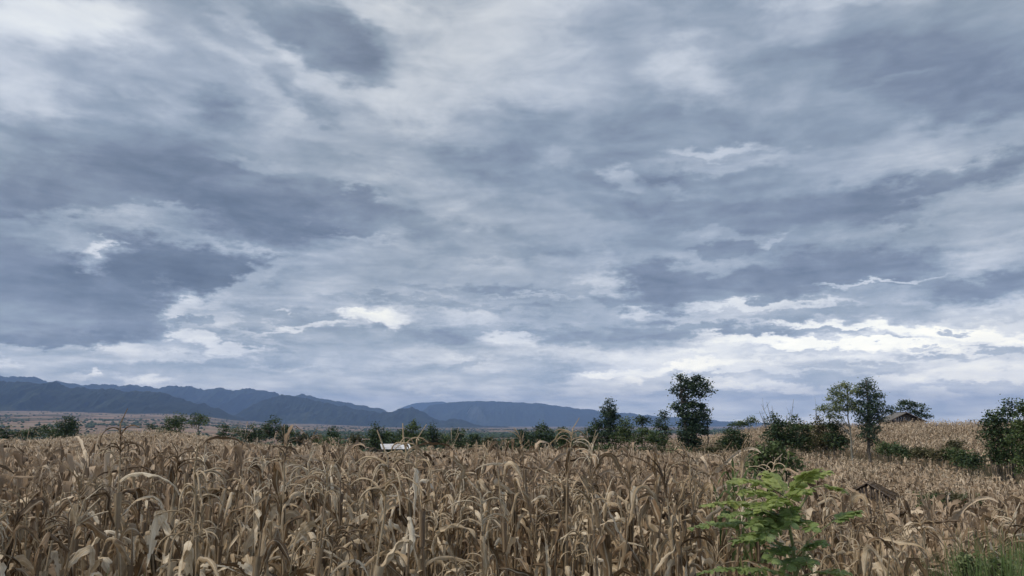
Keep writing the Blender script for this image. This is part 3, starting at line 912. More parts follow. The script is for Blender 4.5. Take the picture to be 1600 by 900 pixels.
# --- hedge in front of the hill
T('spiky_bush', 'big dark bush with an upright spiky top under the bare twigs', 'bush', 1224, 76, None,
  [(1211, 652, 5, 7), (1214, 662, 10, 7), (1225, 670, 18, 9), (1207, 678, 14, 9), (1232, 684, 18, 10), (1215, 694, 20, 10)], .32, 'dark', 175, False, TG, gaps=.15)
T('dense_bush', 'green bush with a brownish top right of the spiky bush', 'bush', 1258, 78, None,
  [(1243, 655, 5, 5), (1250, 667, 12, 6), (1264, 669, 12, 7), (1256, 682, 18, 10), (1262, 696, 18, 9)], .32, 'mid', 176, False, TG)
T('scrub_bush', 'olive scrub bush left of the pale-barked tree', 'bush', 1286, 76, None,
  [(1276, 654, 5, 5), (1282, 664, 12, 6), (1292, 672, 13, 8), (1284, 686, 18, 10), (1298, 696, 14, 8)], .32, 'olive', 177, False, TG)
T('dense_bush', 'dark bush at the foot of the pale-barked tree', 'bush', 1308, 73, None,
  [(1298, 650, 4, 6), (1300, 662, 9, 6), (1311, 670, 10, 8), (1306, 686, 15, 11), (1316, 694, 12, 10)], .30, 'dark', 178, False, TG, gaps=.1)
T('open_tree', 'light green open tree on a pale slender trunk', 'tree', 1331, 72, None,
  [(1310, 606, 6, 4), (1323, 603, 8, 4), (1304, 614, 7, 5), (1318, 616, 9, 5), (1332, 610, 9, 5), (1297, 624, 6, 4), (1310, 628, 9, 5), (1326, 626, 9, 5),
   (1290, 637, 8, 4), (1303, 639, 9, 5), (1318, 638, 9, 5), (1284, 641, 5, 3), (1334, 636, 8, 6), (1299, 650, 7, 3), (1312, 652, 5, 3)], .26, 'light', 180, group=TG,
  bark=PALEBARK, gaps=.35, dens=1.25, trunk_r=.11)
T('dense_tree', 'dark dense tree with drooping leaves beside the light open tree', 'tree', 1358, 72, None,
  [(1355, 596, 8, 5), (1350, 605, 9, 6), (1361, 606, 8, 6), (1345, 616, 9, 7), (1358, 618, 11, 7), (1371, 620, 8, 7), (1350, 630, 11, 7), (1365, 632, 12, 7),
   (1378, 630, 7, 6), (1342, 642, 10, 6), (1358, 644, 13, 8), (1374, 645, 9, 6), (1386, 643, 8, 3), (1391, 640, 4, 4), (1349, 656, 12, 7), (1366, 658, 12, 7), (1380, 655, 6, 4),
   (1355, 670, 12, 8), (1369, 672, 9, 7), (1352, 684, 10, 7), (1366, 688, 9, 6)], .30, 'blue', 181, group=TG, gaps=.25, dens=1.1, droop=.6, aspect=2.4)
T('flat_topped_tree', 'tree with layered flat crown behind the barn roof', 'tree', 1428, 142, None,
  [(1410, 631, 8, 4), (1421, 629, 9, 4), (1406, 639, 6, 3), (1418, 639, 9, 4), (1434, 634, 8, 4), (1444, 637, 6, 5), (1440, 647, 8, 5), (1450, 651, 6, 4), (1430, 645, 8, 5)],
  .5, 'dark', 182, group=TG, gaps=.3)
# --- scrub along the bank
scr = [(915, 702, 'olive', 'olive scrub left of the small dark tree'), (942, 703, 'mid', 'low scrub at the foot of the tall pointed tree'), (972, 702, 'olive', 'olive scrub right of the tall pointed tree'),
       (998, 703, 'dark', 'dark scrub below the mop-headed tree'), (1024, 705, 'olive', 'olive scrub left of the tallest tree'), (1060, 706, 'mid', 'green scrub at the foot of the tallest tree'),
       (1112, 703, 'olive', 'olive scrub between the tallest tree and the round dark bush')]
for k, (px, py, lf, lab) in enumerate(scr):
    T('scrub_bush', lab, 'bush', px, 79 - (k % 3), None, [(px - 8, py, 9, 6), (px + 8, py + 1, 9, 7), (px, py + 6, 14, 7)], .28, lf, 240 + k, False, 'scrub under the tree line', gaps=.2)
bank = [(1388, 697, 16, 7, 60, 'mid', 'low green scrub at the foot of the dense tree'),
        (1412, 702, 18, 7, 58, 'dark', 'dark low scrub on the bank below the barn'),
        (1440, 704, 18, 6, 56, 'olive', 'olive scrub in the middle of the bank'),
        (1470, 707, 16, 7, 54, 'olive', 'dry olive scrub on the bank right of the middle'),
        (1500, 708, 17, 10, 52, 'mid', 'green scrub on the bank left of the big right bush'),
        (1520, 716, 17, 9, 50, 'dark', 'dark scrub at the foot of the big right bush'),
        (1492, 694, 14, 6, 62, 'olive', 'scrub patch up the bank, above the green scrub')]
for k, (px, py, w, h, Y, lf, lab) in enumerate(bank):
    T('scrub_bush', lab, 'bush', px, Y, None, [(px - w * .4, py, w * .6, h * .7), (px + w * .4, py + 2, w * .6, h * .7), (px, py + h, w, h * .7)], .24, lf, 190 + k, False,
      'scrub along the bank', gaps=.3)
T('large_bush', 'large leafy bush near the right edge with a thin sprig on top', 'bush', 1562, 44, None,
  [(1577, 630, 4, 4), (1573, 640, 6, 5), (1578, 648, 8, 5), (1552, 648, 9, 5), (1562, 652, 14, 7), (1545, 658, 10, 8), (1566, 666, 20, 10), (1548, 676, 14, 10), (1574, 684, 20, 12),
   (1556, 696, 18, 11), (1578, 708, 18, 12), (1560, 718, 16, 9)], .22, 'dark', 200, False, TG, gaps=.2, dens=1.0)
T('large_bush', 'tall dark bush cut by the right edge of the picture', 'bush', 1604, 40, None,
  [(1600, 636, 9, 7), (1610, 645, 14, 12), (1597, 658, 10, 10), (1612, 672, 20, 14), (1598, 690, 18, 14), (1614, 708, 20, 14), (1598, 724, 16, 12)], .20, 'mid', 201, False, TG, gaps=.1)
# weeds growing in the mid field on the right
for k, (px, py, w, lab) in enumerate([(1452, 778, 14, 'left clump of green weeds in the hollow before the far maize'),
                                     (1480, 775, 18, 'middle clump of green weeds in the hollow before the far maize'),
                                     (1512, 777, 16, 'right clump of green weeds in the hollow before the far maize')]):
    T('weed_clump', lab, 'weeds', px, 26 + k, None, [(px - w * .5, py, w * .6, 5), (px + w * .5, py + 2, w * .6, 6), (px, py + 10, w, 8)], .12, ('mid', 'olive', 'mid')[k], 210 + k,
      False, 'weeds in the hollow', gaps=.3)
# dark green broad-leaved shrub behind the sapling
T('leafy_shrub', 'dark green broad-leaved shrub rising behind the bright sapling', 'shrub', 1205, 13, None,
  [(1190, 706, 8, 10), (1213, 702, 6, 10), (1203, 716, 16, 12), (1228, 718, 12, 9), (1180, 722, 14, 10), (1240, 728, 10, 8), (1210, 735, 22, 12), (1200, 755, 24, 14)],
  .085, 'mid', 220, False, None, gaps=.3, aspect=1.5)


# bare twigs above the hedge
def twigs():
    rng = np.random.default_rng(5)
    mb = MB()
    Y = 79
    o = at(1222, 665, Y)
    root = empty('bare_shrub', (o[0], Y, float(gz(o[0], Y))))
    tag(root, 'leafless shrub whose thin bare twigs stick up above the hedge', 'shrub')
    g = np.array([o[0], Y, float(gz(o[0], Y))])
    for (a, b, c, d) in [(1232, 672, 1240, 624), (1228, 672, 1236, 640), (1215, 672, 1190, 632), (1217, 672, 1198, 628), (1220, 672, 1206, 634), (1236, 670, 1247, 645),
                         (1212, 670, 1186, 642), (1226, 670, 1229, 648), (1240, 670, 1252, 652), (1283, 668, 1275, 640), (1281, 668, 1286, 645)]:
        p, q = at(a, b + 30, Y) - g, at(c, d, Y) - g
        m = (p + q) / 2 + rng.normal(size=3) * .2
        mb2 = MB()
        tube(mb2, [p, m, q], [.05, .035, .012], 4)
        for _ in range(4):
            s = p + (q - p) * rng.uniform(.45, .9)
            tube(mb2, [s, s + rng.normal(size=3) * .5 + [0, 0, .5]], [.016, .006], 3)
        link('twig', mb2.mesh('twig', BARK, True), root)


twigs()


# far woods and single trees scattered over the valley
def far_trees():
    rng = np.random.default_rng(77)
    V0 = []
    for k in range(5):
        th = 2 * math.pi * k / 5
        V0.append((math.cos(th), math.sin(th), .35))
    V0 = np.array(V0 + [(0.1, 0, .95)] + [(math.cos(t) * .6, math.sin(t) * .6, -.1) for t in np.linspace(0, 2 * math.pi, 6)[:-1]])
    F0 = [(i, (i + 1) % 5, 5) for i in range(5)] + [(6 + i, 6 + (i + 1) % 5, (i + 1) % 5) for i in range(5)] + [(6 + i, (i + 1) % 5, i) for i in range(5)]
    F0 = np.array(F0)
    n = 60000
    y = np.exp(rng.uniform(math.log(230), math.log(6500), n))
    t = rng.uniform(-.95, .75, n)
    x = t * y
    dens = fbm2(x / 420 + 50, y / 420 + 50, 9, 4, .55) + .45 * fbm2(x / 90 + 20, y / 90 + 7, 19, 3, .5)
    thr = .50 - .25 * np.clip((t + .5) / .5, 0, 1) + .2 * (y < 700)
    keep = (dens > thr) | (rng.uniform(size=n) < .05)
    keep &= ~((x / y < -.2) & (y < 330)) & ~((x / y > .1) & (y < 1800)) & ~((y < 500) & (rng.uniform(size=n) < .6))
    x, y = x[keep], y[keep]
    z = gz(x, y)
    far = np.clip((y - 400) / 2500, 0, 1)
    z = z + far * 3.5 * (np.sin(x * .0031 + y * .0017) + np.sin(x * .0013 - y * .0008 + 2) * 1.5) * np.clip(1 - y / 9000, 0, 1)
    s = rng.uniform(1.8, 4.2, len(x)) * (1 + .5 * (y > 2000))
    V = V0[None] * np.stack([s * rng.uniform(.8, 1.7, len(x)), s, s * rng.uniform(.9, 1.6, len(x))], -1)[:, None, :]
    V = V * rng.uniform(.75, 1.25, V.shape) + np.stack([x, y, z], -1)[:, None, :]
    F = (F0[None] + (np.arange(len(x)) * len(V0))[:, None, None]).reshape(-1, 3)
    mb = MB()
    mb.add(V.reshape(-1, 3), F, None, np.repeat(rng.uniform(.1, .7, len(x)), len(V0)))
    tag(link('far_trees', mb.mesh('far_trees', LEAF['dark'], False, False)), kind='stuff')
    print('far trees', len(x))


far_trees()

# ------------------------------------------------------------------ maize
DRY = [(0, (.060, .036, .018)), (.2, (.19, .120, .062)), (.5, (.43, .32, .195)), (.75, (.63, .505, .345)), (1, (.83, .735, .575))]
MAIZE_LEAF = leafy('dry maize leaf', DRY, .55, .18, streak=True, ind=True, spec=.35)
MAIZE_FAR = leafy('dry maize far', [(0, (.12, .083, .052)), (.4, (.34, .245, .160)), (.7, (.50, .38, .265)), (1, (.70, .58, .43))], .7, .15, .35, spec=.2)
MAIZE_STALK = leafy('dry maize stalk', [(0, (.12, .08, .05)), (.5, (.27, .20, .125)), (1, (.46, .37, .25))], .6, .0, streak=True, ind=True, spec=.3)
GREEN_BLADE = leafy('green blade', [(0, (.05, .09, .025)), (.5, (.13, .19, .06)), (1, (.30, .36, .16))], .5, .3, streak=True, ind=True, spec=.35)
GRASS = leafy('grass blade', [(0, (.05, .085, .025)), (.5, (.13, .19, .06)), (1, (.32, .34, .16))], .5, .3, .8)


def leaf_geo(rng, kind, L=None, W=None, ns=20, nc=5):
    """one dry maize blade leaving the stalk along +X; returns points, faces, uv"""
    L = L or rng.uniform(.50, .88)
    W = W or rng.uniform(.028, .054)
    s = np.linspace(0, 1, ns + 1)
    if kind == 'arch':
        ph = R(rng.uniform(48, 82)) - s * R(rng.uniform(5, 30))
        f = rng.uniform(.2, .6)
        ph -= R(rng.uniform(80, 150)) / (1 + np.exp(-(s - f) / rng.choice([.006, .01, .02, .05])))
    elif kind == 'droop':
        ph = R(rng.uniform(20, 60)) - R(rng.uniform(90, 130)) / (1 + np.exp(-(s - rng.uniform(.06, .16)) / .025)) - s * R(12)
    elif kind == 'up':
        ph = R(rng.uniform(60, 84)) - s ** 2 * R(rng.uniform(10, 70))
    else:            # curl
        ph = R(rng.uniform(30, 70)) - s * R(rng.uniform(120, 210))
    if ns > 10:        # creases where the dry blade has buckled
        for _ in range(int(rng.integers(2, 6))):
            ph = ph + R(rng.normal() * 30) / (1 + np.exp(-(s - rng.uniform(.25, .9)) / .012))
    ph = np.maximum(ph, R(-93) + .12 * np.sin(s * 9 + rng.uniform(0, 6)))
    yaw = np.cumsum(rng.normal(size=ns + 1)) * .11 + s * rng.uniform(-.7, .7)
    T = np.stack([np.cos(ph) * np.cos(yaw), np.cos(ph) * np.sin(yaw), np.sin(ph)], 1)
    P = np.concatenate([[[0, 0, 0]], np.cumsum((T[1:] + T[:-1]) / 2 * (L / ns), 0)])
    roll = rng.uniform(-.35, .35) + s ** 1.3 * rng.uniform(-1, 1) * (2.6 if kind in ('arch', 'curl', 'droop') else 1.2) + np.cumsum(rng.normal(size=ns + 1)) * .19
    B0 = np.stack([-np.sin(yaw), np.cos(yaw), np.zeros_like(s)], 1)
    N0 = np.cross(B0, -T)
    cr, sr = np.cos(roll)[:, None], np.sin(roll)[:, None]
    B = B0 * cr + N0 * sr
    N = -B0 * sr + N0 * cr
    w = W * np.clip(.5 + s * 3.2, 0, 1) * np.clip((1 - s) * 1.9, 0, 1) ** .75 * (1 + .10 * np.sin(s * 17 + rng.uniform(0, 6)))
    w = np.maximum(w * (1 + .12 * rng.normal(size=ns + 1)), .0015)
    kap = np.clip(rng.uniform(.4, 2.3) + .7 * np.sin(s * rng.uniform(2, 7) + rng.uniform(0, 6)), .15, 3.2) * rng.choice([-1, 1])
    c = np.linspace(-1, 1, nc)
    V = []
    rp = rng.uniform(0, 6, 2)
    for i in range(ns + 1):
        k = kap[i]
        ac = np.sin(c * k) / k
        nm = (1 - np.cos(c * k)) / k + np.abs(c) * .26 * np.sin(s[i] * 31 + rp[(c > 0).astype(int)])
        V.append(P[i] + B[i] * (ac * w[i])[:, None] + N[i] * (nm * w[i])[:, None])
    V = np.concatenate(V)
    tatter = rng.uniform(.05, .35) if ns > 14 and nc > 3 else 0
    F = [(i * nc + j, i * nc + j + 1, (i + 1) * nc + j + 1, (i + 1) * nc + j) for i in range(ns) for j in range(nc - 1)
         if not (j in (0, nc - 2) and i > ns * .35 and rng.uniform() < tatter)]
    uv = np.stack([np.tile((c + 1) / 2, ns + 1), np.repeat(s * L / .7, nc)], 1)
    return V, F, uv


def tassel_geo(mb, rng, H=.36, n=None, stiff=False):
    n = n or int(rng.integers(6, 12))
    tube(mb, [(0, 0, 0), (.004, 0, H * .6), (rng.uniform(.03, .10), rng.uniform(-.03, .03), H * .88)], [.0048, .0046, .0026], 4)
    for k in range(n):
        a = rng.uniform(0, 2 * math.pi)
        z0 = rng.uniform(.05, .5) * H
        L = rng.uniform(.12, .22)
        m = 9
        s = np.linspace(0, 1, m)
        e0 = R(rng.uniform(50, 82))
        ph = e0 - s * R(rng.uniform(80, 175) if not stiff else rng.uniform(10, 60))
        pts = np.zeros((m, 3))
        for i in range(1, m):
            pts[i] = pts[i - 1] + np.array([math.cos(ph[i]) * math.cos(a), math.cos(ph[i]) * math.sin(a), math.sin(ph[i])]) * L / (m - 1)
        pts[:, 2] += z0
        tube(mb, pts, np.linspace(.0046, .0034, m) * (1 + .25 * np.sin(np.arange(m) * 2.5)), 4)


def ear_geo(mb, rng):
    """an ear in its papery husk, hanging from a short shank"""
    L = rng.uniform(.17, .24)
    n = 9
    s = np.linspace(0, 1, n)
    r = .027 * np.sin(np.pi * np.clip(s * .86 + .10, 0, 1)) ** .7
    tilt = rng.uniform(1.9, 2.9)
    ax = np.array([math.sin(tilt), 0, math.cos(tilt)])
    p = np.array([.02, 0, .0]) + ax * (s[:, None] * L)
    tube(mb, p, r, 9)
    for k in range(4):
        a = rng.uniform(0, 6.28)
        q = p[-2] + np.array([math.cos(a), math.sin(a), 0]) * .018
        V, F, uv = leaf_geo(rng, 'curl', rng.uniform(.06, .12), .014, 5, 3)
        c, s_ = math.cos(a), math.sin(a)
        V = V @ np.array([[c, s_, 0], [-s_, c, 0], [0, 0, 1]])
        mb.add(V + q, F, uv)


def stalk_geo(mb, rng, H):
    n = 12
    z = np.linspace(-.12, H, n)
    lean = rng.normal(size=2) * .035
    pts = np.stack([lean[0] * (z / H) ** 2 + rng.normal(size=n) * .004, lean[1] * (z / H) ** 2 + rng.normal(size=n) * .004, z], 1)
    tube(mb, pts, np.interp(z, [0, H * .6, H], [.015, .011, .0045]) * np.where(np.arange(n) % 2, 1.12, .95), 7)
    # a split dry sheath round the upper joints
    for k in range(3, n - 2, 2):
        a = rng.uniform(0, 6.28)
        p = pts[k]
        th = np.linspace(a, a + 4.2, 6)
        r0 = .017
        V = []
        for q, zz in ((0.95, -.02), (1.05, .10), (1.35, .17)):
            V.append(np.stack([p[0] + np.cos(th) * r0 * q, p[1] + np.sin(th) * r0 * q, np.full(6, p[2] + zz)], 1))
        V = np.concatenate(V)
        F = [(i * 6 + j, i * 6 + j + 1, (i + 1) * 6 + j + 1, (i + 1) * 6 + j) for i in range(2) for j in range(5)]
        mb.add(V, F, np.stack([np.tile(np.linspace(0, 1, 6), 3), np.repeat([0, .2, .4], 6)], 1))
    return pts


def field_mask(x, y):
    """where maize stands"""
    px = 800 + FPX * np.interp(x / np.maximum(y, 1), TANS, (np.array(KPX) - 800) / FPX)
    far = np.interp(px, [-400, 0, 250, 430, 560, 900, 1000, 1060, 1240, 1330, 1400, 1480, 1540, 1600, 1900],
                    [118, 118, 118, 112, 80, 78, 74, 70, 66, 63, 59, 53, 47, 43, 36])
    near = y < far
    hill = (px > 1035) & (y > np.interp(px, [1035, 1060, 1240, 1400, 1600, 1900], [95, 82, 82, 70, 62, 60])) & (y < 124)
    return near, hill


def build_maize():
    rng = np.random.default_rng(2024)
    # ---- positions in rows
    pts = []
    y = 3.4
    while y < 126:
        step = .24 if y < 16 else (.30 if y < 40 else .42 if y < 75 else .50)
        rowgap = .62 if y < 16 else (.62 if y < 40 else .75)
        half = y * .86 + 2.5
        xs = np.arange(-half, half, step)
        xs = xs + rng.normal(size=len(xs)) * step * .28
        ys = y + rng.normal(size=len(xs)) * .12 + (xs * .10 if y > 5 else 0)
        pts.append(np.stack([xs, ys], 1))
        y += rowgap
    pts = np.concatenate(pts)
    pts = pts[pts[:, 1] > 3.1]
    near, hill = field_mask(pts[:, 0], pts[:, 1])
    # clearings: the hut, the shrub behind the sapling, the sapling itself, weeds
    keep = near | hill
    for (cx, cy, r) in CLEAR:
        keep &= (pts[:, 0] - cx) ** 2 + (pts[:, 1] - cy) ** 2 > r * r
    pts, hill = pts[keep], hill[keep]
    sc = np.ones(len(pts)) * rng.uniform(.90, 1.08, len(pts))
    sc *= np.where(rng.uniform(size=len(pts)) < .17, 1.12, 1.0)
    sc *= 1 + .06 * fbm2(pts[:, 0] / 9 + 30, pts[:, 1] / 9, 4, 3)
    pxs = 800 + FPX * pts[:, 0] / (pts[:, 1] * CP)
    sc = np.where((pxs > 560) & (pxs < 655), np.minimum(sc, .98), sc)
    sc = np.where((pxs > 1320) & (pxs < 1400), np.minimum(sc, .99), sc)
    z = gz(pts[:, 0], pts[:, 1])
    inview = np.abs(pts[:, 0]) < pts[:, 1] * .70 + .35
    order = np.argsort(np.hypot(pts[:, 0], pts[:, 1]) + 1000 * ~inview)
    ind = order[:300]
    mask = np.zeros(len(pts), bool)
    mask[ind] = True

    # ---- pools of shared meshes for the individually built plants
    leaves = {}
    for kind, n in (('arch', 26), ('droop', 20), ('up', 14), ('curl', 12)):
        leaves[kind] = []
        for k in range(n):
            mb = MB()
            mb.add(*(leaf_geo(rng, kind, rng.uniform(.32, .56), rng.uniform(.014, .026)) if kind == 'up' else leaf_geo(rng, kind)))
            leaves[kind].append(mb.mesh('leaf_' + kind, MAIZE_LEAF, True))
    tassels, ears, stalks = [], [], []
    for k in range(9):
        mb = MB()
        tassel_geo(mb, rng, rng.uniform(.22, .34), stiff=(k % 4 == 3))
        tassels.append(mb.mesh('tassel', MAIZE_LEAF, True))
    for k in range(5):
        mb = MB()
        ear_geo(mb, rng)
        ears.append(mb.mesh('ear', MAIZE_LEAF, True))
    for k in range(8):
        H = rng.uniform(1.72, 1.98)
        mb = MB()
        sp = stalk_geo(mb, rng, H)
        stalks.append((mb.mesh('stalk', MAIZE_STALK, True), sp, H))
    lm = [(-99, 45, 'at the left edge'), (45, 150, 'below the small round tree'), (150, 225, 'left of the leaning tree'),
          (225, 300, 'below the leaning tree'), (300, 385, 'below the narrow young tree'), (385, 470, 'below the dark bushes'),
          (470, 560, 'below the round green bush'), (560, 655, 'below the white-roofed shed'), (655, 740, 'right of the white-roofed shed'),
          (740, 815, 'below the rising smoke'), (815, 900, 'below the bulky dark tree'), (900, 975, 'below the tall pointed tree'),
          (975, 1045, 'below the mop-headed tree'), (1045, 1110, 'below the tallest tree'), (1110, 1200, "by the sapling's left fronds"),
          (1200, 1270, 'behind the green sapling'), (1270, 1345, 'right of the green sapling'),
          (1345, 1410, 'below the thatched hut'), (1410, 1500, 'below the green weeds'), (1500, 1700, 'at the right edge')]
    seen = {}
    n_obj = 0
    made = []
    for q in sorted(ind, key=lambda i: pts[i, 1]):
        x, yy = pts[q]
        s = sc[q]
        st, sp, H = stalks[rng.integers(8)]
        root = empty('maize_plant', (x, yy, z[q]), rng.uniform(0, 6.28))
        root.rotation_euler = (rng.normal() * .085, rng.normal() * .085, rng.uniform(0, 6.28))
        root.scale = (s, s, s)
        link('stalk', st, root)
        nl = int(rng.integers(9, 14))
        top = 0
        for k in range(nl):
            f = .30 + .66 * (k + rng.uniform(-.3, .3)) / (nl - 1)
            f = min(.97, f - .02)
            if f > .86:
                kind = rng.choice(['up', 'arch', 'curl'], p=[.24, .50, .26])
            elif f > .6:
                kind = rng.choice(['up', 'arch', 'droop', 'curl'], p=[.10, .42, .34, .14])
            else:
                kind = rng.choice(['arch', 'droop', 'curl'], p=[.3, .6, .1])
            top += kind == 'up'
            me = leaves[kind][rng.integers(len(leaves[kind]))]
            zz = f * H
            o = link('leaf', me, root, (np.interp(zz, sp[:, 2], sp[:, 0]), np.interp(zz, sp[:, 2], sp[:, 1]), zz))
            o.rotation_euler = (rng.normal() * .12, rng.normal() * .12, (k % 2) * math.pi + rng.normal() * .7)
            ls = (1.0 if f < .72 else .72) * rng.uniform(.75, 1.15)
            o.scale = (ls, ls, ls)
        has_t = rng.uniform() < (.9 if sc[q] > 1.06 else .42)
        if has_t:
            o = link('tassel', tassels[rng.integers(9)], root, tuple(sp[-1]))
            o.rotation_euler = (rng.normal() * .12, rng.normal() * .12, rng.uniform(0, 6.28))
            o.scale = (rng.uniform(.85, 1.25),) * 3
        ne = int(rng.choice([0, 1, 2], p=[.25, .5, .25]))
        for k in range(ne):
            zz = rng.uniform(.48, .72) * H
            o = link('ear', ears[rng.integers(5)], root, (np.interp(zz, sp[:, 2], sp[:, 0]), np.interp(zz, sp[:, 2], sp[:, 1]), zz))
            o.rotation_euler = (0, 0, rng.uniform(0, 6.28))
        # the label: looks, row and landmark
        px = 800 + FPX * x / (yy * CP + (z[q] + 1.8 - EYE) * SP)
        made.append((root, px, yy, s * H, has_t, ne, nl, top))
    bands = [(0, 3.7, 'front row'), (3.7, 4.4, 'second row'), (4.4, 5.2, 'third row'), (5.2, 6.2, 'fourth row'), (6.2, 7.4, 'fifth row'), (7.4, 99, 'sixth row')]
    for (root, px, yy, h, ht, ne, nl, top) in made:
        where = next((c for a, b, c in lm if a <= px < b), 'at the left edge' if px < 0 else 'at the right edge')
        row = next(c for a, b, c in bands if a <= yy < b)
        looks = ('tall ' if h > 1.92 else ('short ' if h < 1.76 else '')) + ('tasselled ' if ht else 'bare-topped ') + ('', 'one-eared ', 'two-eared ')[ne]
        lab = '%sdry maize plant, %s, %s' % (looks, row, where)
        seen.setdefault(lab, []).append(root)
        root['category'] = 'maize plant'
        root['group'] = 'dry maize plants in the near field'
    for lab, rs in seen.items():
        rs.sort(key=lambda o: o.location[0] / o.location[1])
        if len(rs) == 1:
            rs[0]['label'] = lab
        else:
            names = ['leftmost', 'second', 'third', 'fourth', 'fifth', 'sixth', 'seventh', 'eighth', 'ninth']
            for k, (o, w) in enumerate(zip(rs, names[:len(rs) - 1] + ['rightmost'])):
                o['label'] = lab + ', ' + (w if w in ('leftmost', 'rightmost') else w + ' from left')

    # ---- the rest of the field, one object
    rest = np.where(~mask)[0]
    mb = MB()

    def template(level, seed):
        r = np.random.default_rng(seed)
        t = MB()
        H = r.uniform(1.75, 1.98)
        ns, nc, nl, W = [(12, 3, 10, None), (5, 2, 11, .038), (3, 2, 7, .050), (2, 2, 6, .060)][level]
        if level == 0:
            tube(t, [(0, 0, .4), (.01, 0, H * .7), (0, .01, H)], [.013, .010, .005], 4, .35)
        else:
            w = .012 if level == 1 else .02
            t.add([(-w, 0, .5), (w, 0, .5), (0, 0, H + .02)], [(0, 1, 2)], None, .3)
        for k in range(nl):
            f = (.42 if level == 0 else .55 if level == 1 else .70) + (.56 if level == 0 else .43 if level == 1 else .28) * k / (nl - 1)
            kind = r.choice(['arch', 'droop', 'up', 'curl'], p=[.46, .36, .01, .17])
            V, F, uv = leaf_geo(r, kind, r.uniform(.42, .68), W or r.uniform(.026, .042), ns, nc)
            a = r.uniform(0, 6.28)
            c, s_ = math.cos(a), math.sin(a)
            V = V @ np.array([[c, s_, 0], [-s_, c, 0], [0, 0, 1]])
            t.add(V + [0, 0, f * H], F, uv, np.clip(r.normal(.5, .27), 0, 1))
        if r.uniform() < .6:
            m = [6, 4, 3, 2][level]
            for k in range(m):
                a = r.uniform(0, 6.28)
                e = r.uniform(.08, .16)
                w = [.0028, .005, .009, .014][level]
                d = np.array([math.cos(a), math.sin(a), 0])
                b = np.array([0, 0, H - .02])
                p1 = b + d * e * .6 + [0, 0, .20 * r.uniform(.7, 1.2)]
                p2 = b + d * e * 1.5 + [0, 0, .12 * r.uniform(.3, 1.3)]
                sd = np.array([-d[1], d[0], 0]) * w + np.array([0, 0, w * .5])
                t.add([b, p1 - sd, p1 + sd, p2], [(0, 1, 2), (1, 3, 2)], None, .75)
        V = np.concatenate(t.v)
        tri = [f if f.shape[1] == 3 else None for f in t.f]
        Q = [f for f in t.f if f.shape[1] == 4]
        Tt = [f for f in t.f if f.shape[1] == 3]
        return V, (np.concatenate(Q) if Q else None), (np.concatenate(Tt) if Tt else None), np.concatenate(t.uv), np.concatenate(t.rnd)

    dist = np.hypot(pts[:, 0], pts[:, 1])
    ntri = 0
    for level, (d0, d1, nt) in enumerate([(0, 15, 14), (15, 36, 14), (36, 72, 12), (72, 999, 12)]):
        ids = rest[(dist[rest] >= d0) & (dist[rest] < d1)]
        which = rng.integers(0, nt, len(ids))
        for k in range(nt):
            V, Q, Tt, uv, rn = template(level, 500 + level * 50 + k)
            sel = ids[which == k]
            if not len(sel):
                continue
            a = rng.uniform(0, 6.28, len(sel))
            ca, sa = np.cos(a), np.sin(a)
            ss = sc[sel]
            lx, ly = rng.normal(size=len(sel)) * .06, rng.normal(size=len(sel)) * .06
            X = (V[None, :, 0] * ca[:, None] - V[None, :, 1] * sa[:, None]) * ss[:, None] + lx[:, None] * V[None, :, 2]
            Yv = (V[None, :, 0] * sa[:, None] + V[None, :, 1] * ca[:, None]) * ss[:, None] + ly[:, None] * V[None, :, 2]
            Z = V[None, :, 2] * ss[:, None]
            W = np.stack([X + pts[sel, 0][:, None], Yv + pts[sel, 1][:, None], Z + z[sel][:, None]], -1).reshape(-1, 3)
            offs = (np.arange(len(sel)) * len(V))[:, None, None]
            rr = np.clip(rn[None] + rng.normal(size=len(sel))[:, None] * .12 + (.10 if level > 1 else 0), 0, 1).reshape(-1)
            base = mb.n
            mb.v.append(W)
            mb.uv.append(np.tile(uv, (len(sel), 1)))
            mb.rnd.append(rr)
            if Q is not None:
                mb.f.append((Q[None] + offs).reshape(-1, 4) + base)
                ntri += 2 * len(Q) * len(sel)
            if Tt is not None:
                mb.f.append((Tt[None] + offs).reshape(-1, 3) + base)
                ntri += len(Tt) * len(sel)
            mb.n += len(W)
    tag(link('maize_field', mb.mesh('maize_field', MAIZE_FAR, False)), kind='stuff')
    print('maize', len(pts), 'tris', ntri)


def px_xy(px, Y):
    p = at(px, 690, Y)
    return p[0], Y


CLEAR = [px_xy(1358, 34) + (1.6,), px_xy(1205, 13) + (.6,), px_xy(1480, 26.5) + (1.5,), px_xy(606, 88) + (3.2,), px_xy(1232, 3.2) + (.42,), px_xy(1215, 4.0) + (.62,), px_xy(1362, 25) + (1.0,), px_xy(1358, 31) + (1.3,), px_xy(1362, 28.5) + (1.1,)]
build_maize()

# ------------------------------------------------------------------ barn, sheds, hut


def wood(name, stops, sc=3.0, sx=12.0):
    m, t = new_mat(name)
    c = t.node('ShaderNodeTexCoord').outputs['Object']
    mp = t.node('ShaderNodeMapping', {0: c, 3: (sx, sx, 1.0)}).outputs[0]
    n = t.noise(mp, sc, 5, .6).outputs[0]
    r = t.node('ShaderNodeObjectInfo').outputs['Random']
    f = t.math('ADD', n, t.math('MULTIPLY', t.math('SUBTRACT', r, .5), .35), clamp=True)
    t.l.new(principled(t, t.ramp(f, stops), .85, .2, n, .6, .01).outputs[0], t.out.inputs[0])
    return m


